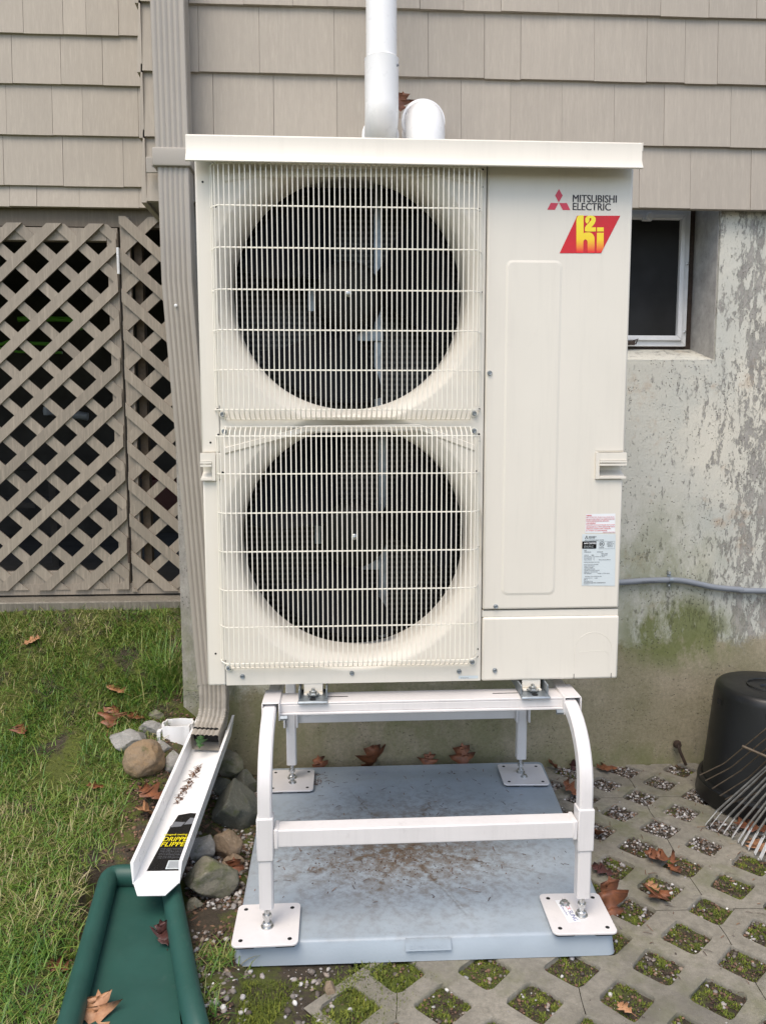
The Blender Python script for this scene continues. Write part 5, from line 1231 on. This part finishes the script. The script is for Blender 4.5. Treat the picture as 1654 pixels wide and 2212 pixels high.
LV = [
 (70, 1385, .075, -60, 'leaf_tan', 'tan leaf lying on the grass highest up the bank at left', .02, (20, 10), .3),
 (250, 1490, .085, 70, 'leaf_tan', 'pale pinkish leaf on the grass bank left of the foundation corner', .015, (15, 0), .3),
 (240, 1550, .11, 10, 'leaf_rust', 'brown oak leaf on the grass above the long grey stone', .02, (25, 10), .3),
 (292, 1549, .07, 80, 'leaf_rust', 'small brown leaf touching the mossy stone', .015, (10, 0), .3),
 (45, 1578, .07, 40, 'leaf_rust', 'small brown leaf in the grass at the left edge of the photo', .015, (10, 0), .3),
 (208, 1700, .06, 100, 'leaf_rust', 'dark orange leaf in the grass left of the trough', .01, (10, 0), .3),
 (326, 1715, .105, 60, 'leaf_rust', 'rust-red leaf between tan boulder and trough', .02, (10, 0), .3),
 (322, 1755, .10, 110, 'leaf_tan', 'large tan curled leaf tucked under the left of the trough', .02, (20, 10), .35),
 (125, 2090, .06, 80, 'leaf_rust', 'small brown leaf in the grass left of the splash block', .01, (10, 0), .3),
 (1430, 1855, .105, 60, 'leaf_rust', 'curled rust leaf lying across a paver hole below the rake', .010, (0, 0), .4),
 (1455, 1878, .05, 200, 'leaf_rust', 'narrow rust leaf tip at the edge of a paver hole', .010, (0, 0), .4),
 (1422, 1935, .085, 120, 'leaf_rust', 'rust oak leaf in a mossy paver hole', .006, (8, 0), .3),
 (1410, 1915, .045, 20, 'leaf_tan', 'small tan leaf on top of the rust one in the paver hole', .016, (8, 10), .3),
 (1348, 2177, .040, 30, 'leaf_tan', 'little tan leaf in the mossy hole nearest the bottom of the photo', .004, (0, 0), .2),
 (1316, 1940, .115, 5, 'leaf_rust', 'rust leaf standing on edge against the right side of the pad', .030, (70, 0), .4),
 (1300, 1880, .07, 60, 'leaf_dark', 'dark maroon leaf beside the front right plate', .006, (10, 0), .2),
 (1290, 1800, .075, 150, 'leaf_rust', 'crumpled rust leaf behind the right stand leg', .010, (30, 0), .5),
 (1230, 1705, .075, 40, 'leaf_rust', 'crumpled leaf at the right edge of the pad by the wall', .010, (30, 0), .5),
 (1195, 1655, .065, 100, 'leaf_rust', 'orange curled leaf at the rear right corner of the pad', .010, (40, 0), .5),
 (1310, 1660, .08, 85, 'leaf_rust', 'flat brown leaf lying at the foot of the foundation wall', .004, (0, 0), .2),
 (1625, 1790, .11, 60, 'leaf_rust', 'rust leaf under the silver rake tines', .004, (0, 0), .3),
 (1640, 1830, .09, 10, 'leaf_tan', 'pale pinkish leaf under the rightmost rake tines', .004, (0, 0), .2),
 (208, 2195, .10, 10, 'leaf_tan', 'tan oak leaf inside the splash block at the bottom of the photo', .03, (25, 0), .3),
 (505, 1880, .07, 5, 'leaf_rust', 'narrow rust leaf standing beside the left edge of the pad', .03, (60, 0), .5),
 (470, 1490, .03, 0, 'leaf_green', 'x', 0, (0, 0), .1),
]
for k, (px, py, s_, a, m_, lb, up, tl, cu) in enumerate(LV[:-1]): leaf(px, py, s_, a, m_, lb, up, tl, cu, seed=k)
leaf(352, 2022, .075, 30, 'leaf_dark', 'crumpled dark brown leaf lying on the floor of the splash block', .0, (20, 10), .7, z=.045, seed=40)
for k, (px, py, s_, a, tl, lb) in enumerate(((805, 1640, .135, 205, (62, 8), 'largest brown oak leaf leaning on the foundation behind the pad'), (690, 1656, .08, 20, (55, 0), 'small brown leaf behind the pad near the left rear leg'), (925, 1648, .08, -25, (50, 0), 'flat brown leaf in the middle behind the pad'), (1000, 1640, .115, -15, (62, -8), 'dark rust leaf behind the pad near the right rear leg'))):
    leaf(px, py, s_, a, 'leaf_rust', lb, 0, tl, .35, y=2.63, seed=50 + k)
leaf(1175 * 0 + 866, 222, .07, 15, 'leaf_rust', 'dry brown leaf caught between the two white pipes', 0, (80, 10), .5, y=2.56, seed=61)
leaf(1166 * 1.0 + 70, 1652, .045, 15, 'leaf_dark', 'withered leaf on the wall just above the rear right plate', 0, (80, 10), .7, y=2.655, seed=62)
leaf(432, 1602, .045, 15, 'leaf_green', 'green leaf stuck beside the downspout outlet', 0, (60, 10), .4, y=2.44, seed=63)

# ------------------------------------------------------------------ loose stuff: debris, gravel, moss, grass
def inpoly(P, poly):
    x, y = P[:, 0], P[:, 1]; ins = np.zeros(len(P), bool); n = len(poly)
    for i in range(n):
        x1, y1 = poly[i]; x2, y2 = poly[(i + 1) % n]; c = ((y1 > y) != (y2 > y)) & (x < (x2 - x1) * (y - y1) / (y2 - y1 + 1e-12) + x1); ins ^= c
    return ins
HV = np.vectorize(hgt)
SPL = [(FR_.x + .035, FR_.y - .04), (BR_.x + .035, BR_.y + .03), (BL_.x - .035, BL_.y + .03), (FLX.x - .035, FLX.y)]
PADP = [(-.262, 1.66), (.645, 1.65), (.72, 2.61), (-.27, 2.61)]
def blades(n, P, hz, L, wd_, lean, droop, name, mat, label, bias=None):
    """curved tapering blades; P: n x 2 base points"""
    n = len(P); a = rng.uniform(0, 2 * np.pi, n); 
    if bias is not None: a = np.where(rng.random(n) < .5, bias + rng.normal(0, .7, n), a)
    Lk = L * rng.uniform(.5, 1.3, n); ln = rng.uniform(*lean, n); dr = rng.uniform(*droop, n); k = 5; w0 = wd_ * rng.uniform(.6, 1.4, n)
    t = np.linspace(0, 1, k); dirx, diry = np.cos(a), np.sin(a); V = np.zeros((n, k, 2, 3))
    for i, ti in enumerate(t):
        th = ln + dr * ti; hor = Lk * ti * np.sin(np.clip(ln + dr * ti * .6, 0, 1.62)); ver = Lk * ti * np.cos(np.clip(ln + dr * ti * .6, 0, 1.62))
        w = w0 * (1 - ti) ** .6
        for s_, sg in ((0, -1), (1, 1)):
            V[:, i, s_, 0] = P[:, 0] + dirx * hor - diry * w * sg; V[:, i, s_, 1] = P[:, 1] + diry * hor + dirx * w * sg; V[:, i, s_, 2] = hz + ver
    base = np.arange(n)[:, None] * (k * 2); q = np.array([[2 * i, 2 * i + 1, 2 * i + 3, 2 * i + 2] for i in range(k - 1)])
    Fc = (base[:, :, None] + q[None]).reshape(-1, 4)
    o = npmesh(name, V.reshape(-1, 3), Fc, mat, smooth=True); tagp(o, label, kind='stuff'); return o
def npn(P, s_, off=0): return np.array([noise.noise((p[0] * s_, p[1] * s_, off)) for p in P])
def lawn(n, x0, x1, y0, y1, thr=-.45):
    P = np.stack([rng.uniform(x0, x1, n), rng.uniform(y0, y1, n)], 1)
    k = (~inpoly(P, SPL)) & ~((P[:, 0] > XF - .02) & (P[:, 1] > YW - .1)) & (P[:, 1] < YL - .10)
    edge = -.60 + .05 * npn(P, 6, 9) - .00 * P[:, 1]
    edge = np.where(P[:, 1] > 2.45, -.62, edge); edge = np.where(P[:, 1] < 1.72, -.25 + .1 * npn(P, 5, 3), edge)
    edge = np.where((P[:, 1] > 1.72) & (P[:, 1] < 2.45), -.66 + .06 * npn(P, 7, 1), edge)
    k &= (P[:, 0] < edge + rng.normal(0, .018, n)); k &= npn(P, 5, 2) > thr + rng.uniform(-.15, .15, n)
    return P[k]
P = lawn(70000, -1.55, -.2, 1.10, 3.085); blades(0, P, HV(P[:, 0], P[:, 1]) - .004, .050, .0014, (.2, 1.1), (.3, 1.3), 'lawn_grass', 'grass', 'green and straw coloured lawn grass on the bank left of the house')
P = lawn(52000, -1.55, -.2, 1.10, 3.07, -1.2); blades(0, P, HV(P[:, 0], P[:, 1]) - .004, .014, .0016, (.0, 1.0), (.1, .7), 'lawn_moss', 'moss', 'bright green moss between the grass blades')
P = lawn(1300, -1.3, -.3, 1.10, 3.0, -.2); blades(0, P, HV(P[:, 0], P[:, 1]), .10, .0013, (.5, 1.2), (.5, 1.3), 'long_grass', 'grass', 'long drooping straw blades in the lawn')
P = np.array([W(370, 1420, 2.75).xy]) + rng.normal(0, .035, (500, 2)); P[:, 1] = np.clip(P[:, 1], 2.5, 2.95); P = P[P[:, 0] < XF - .005]
blades(0, P, HV(P[:, 0], P[:, 1]), .15, .0014, (.05, .6), (.4, 1.5), 'grass_tuft', 'grass', 'tall grass tuft at the foundation corner')
def stones(P, hz, r0, r1, name, mat, label, flat_=.7):
    n = len(P); ico = np.array([(0, 0, 1), (.89, 0, .45), (.28, .85, .45), (-.72, .53, .45), (-.72, -.53, .45), (.28, -.85, .45), (.72, .53, -.45), (-.28, .85, -.45), (-.89, 0, -.45), (-.28, -.85, -.45), (.72, -.53, -.45), (0, 0, -1)])
    fc = np.array([(0, 1, 2), (0, 2, 3), (0, 3, 4), (0, 4, 5), (0, 5, 1), (1, 6, 2), (2, 7, 3), (3, 8, 4), (4, 9, 5), (5, 10, 1), (2, 6, 7), (3, 7, 8), (4, 8, 9), (5, 9, 10), (1, 10, 6), (6, 11, 7), (7, 11, 8), (8, 11, 9), (9, 11, 10), (10, 11, 6)])
    r = rng.uniform(0, 1, n) ** 2.2 * (r1 - r0) + r0; V = ico[None] * (1 + rng.uniform(-.32, .32, (n, 12, 1))); V = V * rng.uniform(.65, 1.25, (n, 1, 3)); V[:, :, 2] *= flat_
    a = rng.uniform(0, 6.3, n); c, s_ = np.cos(a), np.sin(a); x = V[:, :, 0] * c[:, None] - V[:, :, 1] * s_[:, None]; y = V[:, :, 0] * s_[:, None] + V[:, :, 1] * c[:, None]
    V = np.stack([x, y, V[:, :, 2]], -1) * r[:, None, None]; V[:, :, 0] += P[:, 0][:, None]; V[:, :, 1] += P[:, 1][:, None]; V[:, :, 2] += (hz + r * .25)[:, None]
    Fc = (np.arange(n)[:, None, None] * 12 + fc[None]).reshape(-1, 3)
    o = npmesh(name, V.reshape(-1, 3), Fc, mat); tagp(o, label, kind='stuff'); return o
# gravel left and in front of the pad
P = np.stack([rng.uniform(-.55, .12, 15000), rng.uniform(1.2, 2.6, 15000)], 1)
dl = P[:, 0] + .30 * 0
k = (~inpoly(P, PADP)) & (~inpoly(P, SPL)) & (P[:, 0] < np.where(P[:, 1] < 1.66, .14, -.26)) & (P[:, 0] > -.52)
wgt = np.where(P[:, 1] > 1.62, 1, np.clip(1 - (1.62 - P[:, 1]) * 7, .10, 1)) * np.clip(1 - (P[:, 0] + .20) * 2.6, .10, 1)
k &= rng.random(len(P)) < wgt * .8; k &= (npn(P, 9, 5) > -.2)
P = P[k]; stones(P, HV(P[:, 0], P[:, 1]), .0015, .0085, 'gravel', 'gravel', 'pale loose gravel round the splash block and pad')
# gravel and moss in the paver holes
fl_b = MB()
for c in HOLES:
    if c[0] < 2 and c[1] > .9:
        q = [c + v * .36 for v in (E1, E2, -E1, -E2)]; fl_b.add([(p_[0], p_[1], -.0115) for p_ in q], [(0, 1, 2, 3)])
o = obj('hole_soil', fl_b, 'soil'); tagp(o, 'dark soil filling the holes of the pavers', kind='stuff')
Pg, Pm = [], []
vis = [c for c in HOLES if c[0] < 1.7 and 1.25 < c[1]]
B = np.array([E1, E2]) ; B2 = np.array([(E1 + E2) / 2, (E2 - E1) / 2])
for c in vis:
    u = rng.uniform(-.35, .35, (420, 2)); q = c + u @ B2
    far = np.clip((c[1] - 1.95) / .35, 0, 1); mossy = .15 + .85 * (1 - far) ; mossy = np.clip(mossy + rng.uniform(-.45, .15), 0.02, 1) if c[1] < 2.2 else rng.uniform(0, .12)
    nn = npn(q, 22, c[0] * 3); m_ = nn < (mossy - .5) * .9
    Pm.append(q[m_]); q = q[:int(len(q) * (.22 if mossy > .5 else .5))]; m_ = m_[:len(q)]; Pm.append(c + rng.uniform(-.34, .34, (int(1700 * mossy), 2)) @ B2 if mossy > .6 else q[:0]); Pg.append(q[~m_][: int(200)])
    Pg.append(q[m_][:14])
P = np.concatenate(Pg); stones(P, np.full(len(P), -.0095), .0015, .0065, 'hole_gravel', 'gravel', 'small gravel lying in the holes of the pavers')
P = np.concatenate(Pm); blades(0, P, np.full(len(P), -.014) + npn(P, 40, 2) * .008, .0085, .0014, (.3, 1.4), (.1, .8), 'hole_moss', 'moss', 'dark green moss growing in the holes of the pavers')
P = np.stack([rng.uniform(-.26, .22, 30000), rng.uniform(1.25, 1.62, 30000)], 1); k = (npn(P, 7, 8) > -.2) & (P[:, 0] < .20 - (1.6 - P[:, 1]) * .9 + npn(P, 14, 1) * .05) & ~inpoly(P, SPL) & (P[:, 0] > -.28)
P = P[k]; blades(0, P, np.full(len(P), -.010), .013, .0014, (0, 1.1), (.1, .8), 'moss_patch', 'moss', 'moss patch creeping over the pavers in front of the pad')
yy_ = rng.uniform(1.25, 1.66, 3500); P = np.stack([.035 - (1.63 - yy_) * .62 + rng.normal(0, .035, 3500) + .02, yy_], 1); P = P[npn(P, 12, 4) > -.15]
blades(0, P, np.full(len(P), -.002), .010, .0014, (.2, 1.3), (.1, .8), 'edge_moss', 'moss', 'moss creeping over the ragged left edge of the pavers')
# soil crumbs
P = np.concatenate([np.stack([rng.uniform(-.75, -.24, 14000), rng.uniform(1.5, 3.05, 14000)], 1)]); k = ~inpoly(P, SPL) & ~((P[:, 0] > XF - .01) & (P[:, 1] > YW - .01)) & ((P[:, 0] > -.66))
P = P[k]; stones(P, HV(P[:, 0], P[:, 1]), .0015, .006, 'soil_crumbs', 'dirt_bits', 'brown soil crumbs and leaf bits between the stones')
P = np.concatenate([(c + rng.uniform(-.36, .36, (80, 2)) @ B2) for c in vis]); stones(P, np.full(len(P), -.0095), .0015, .005, 'soil_crumbs', 'dirt_bits', 'brown soil crumbs and leaf bits in the paver holes')
# little stones and crumbs strewn on the pavers
P = np.stack([rng.uniform(.1, 1.7, 420), rng.uniform(1.3, 2.62, 420)], 1); P = P[~inpoly(P, PADP)]; stones(P, np.full(len(P), .0005), .001, .004, 'loose_chips', 'gravel', 'stray stone chips on top of the pavers')
# needles
def needles(P, hz, L, name, label, tilt_axis=None, mat='needle'):
    n = len(P); a = rng.uniform(0, np.pi, n) if tilt_axis is None else rng.normal(tilt_axis, .6, n); Lk = L * rng.uniform(.3, 1.5, n); V = np.zeros((n, 4, 2, 3)); bend = rng.uniform(-.35, .35, n)
    for i in range(4):
        t = i / 3 - .5; x = P[:, 0] + np.cos(a + bend * t) * Lk * t; y = P[:, 1] + np.sin(a + bend * t) * Lk * t
        for s_, sg in ((0, -1), (1, 1)):
            V[:, i, s_, 0] = x - np.sin(a) * .0009 * sg; V[:, i, s_, 1] = y + np.cos(a) * .0009 * sg; V[:, i, s_, 2] = hz + .0008 + (i % 3) * .0006 + rng.uniform(0, .001)
    q = np.array([[2 * i, 2 * i + 1, 2 * i + 3, 2 * i + 2] for i in range(3)]); Fc = (np.arange(n)[:, None, None] * 8 + q[None]).reshape(-1, 4)
    o = npmesh(name, V.reshape(-1, 3), Fc, mat); tagp(o, label, kind='stuff'); return o
P = np.concatenate([np.stack([rng.uniform(-.15, .62, 130), rng.uniform(2.05, 2.55, 130)], 1), np.stack([rng.normal(.15, .25, 90), rng.normal(2.0, .12, 90)], 1), np.stack([rng.normal(-.09, .018, 60), rng.normal(2.50, .03, 60)], 1)]); P = P[inpoly(P, [(-.24, 1.69), (.61, 1.68), (.69, 2.57), (-.24, 2.57)])]
needles(P, np.full(len(P), .0562), .016, 'dry_needles', 'dry brown needles scattered on the pad')
P = np.stack([rng.uniform(.7, 1.55, 260), rng.uniform(1.5, 2.64, 260)], 1); needles(P, np.full(len(P), .001), .020, 'dry_needles', 'dry brown needles scattered on the pavers')
P = np.stack([rng.normal(.17, .14, 900), rng.normal(1.99, .055, 900)], 1); P = P[inpoly(P, PADP)]; stones(P, np.full(len(P), .0557), .0005, .0022, 'pad_dirt', 'dirt_bits', 'brown dirt crumbs scattered on the pad')
lt = rng.normal(0, 1, 150)
l_ = rng.uniform(.38, .60, 110); u_ = -.018 + rng.normal(0, .006, 110) + (l_ - .49) * .12
P3 = [tp(a, b, TH) for a, b in zip(u_, l_)]; P = np.array([(p.x, p.y) for p in P3]); z_ = np.array([p.z for p in P3])
needles(P, z_, .018, 'leaf_litter', 'brown leaf bits collected along the floor of the trough'); stones(P[:70], z_[:70], .001, .0045, 'leaf_litter', 'dirt_bits', 'brown crumbs collected along the floor of the trough', .5)
P = np.stack([rng.uniform(-.40, -.33, 60), rng.uniform(1.35, 1.85, 60)], 1); P = np.stack([-.385 + (1.85 - P[:, 1]) * .16 + rng.normal(0, .012, 60), P[:, 1]], 1)
stones(P, np.full(60, .031), .0008, .003, 'splash_litter', 'dirt_bits', 'crumbs lying along the right side of the splash block floor')
needles(P[:30], np.full(30, .031), .03, 'splash_litter', 'dry stems lying in the splash block')
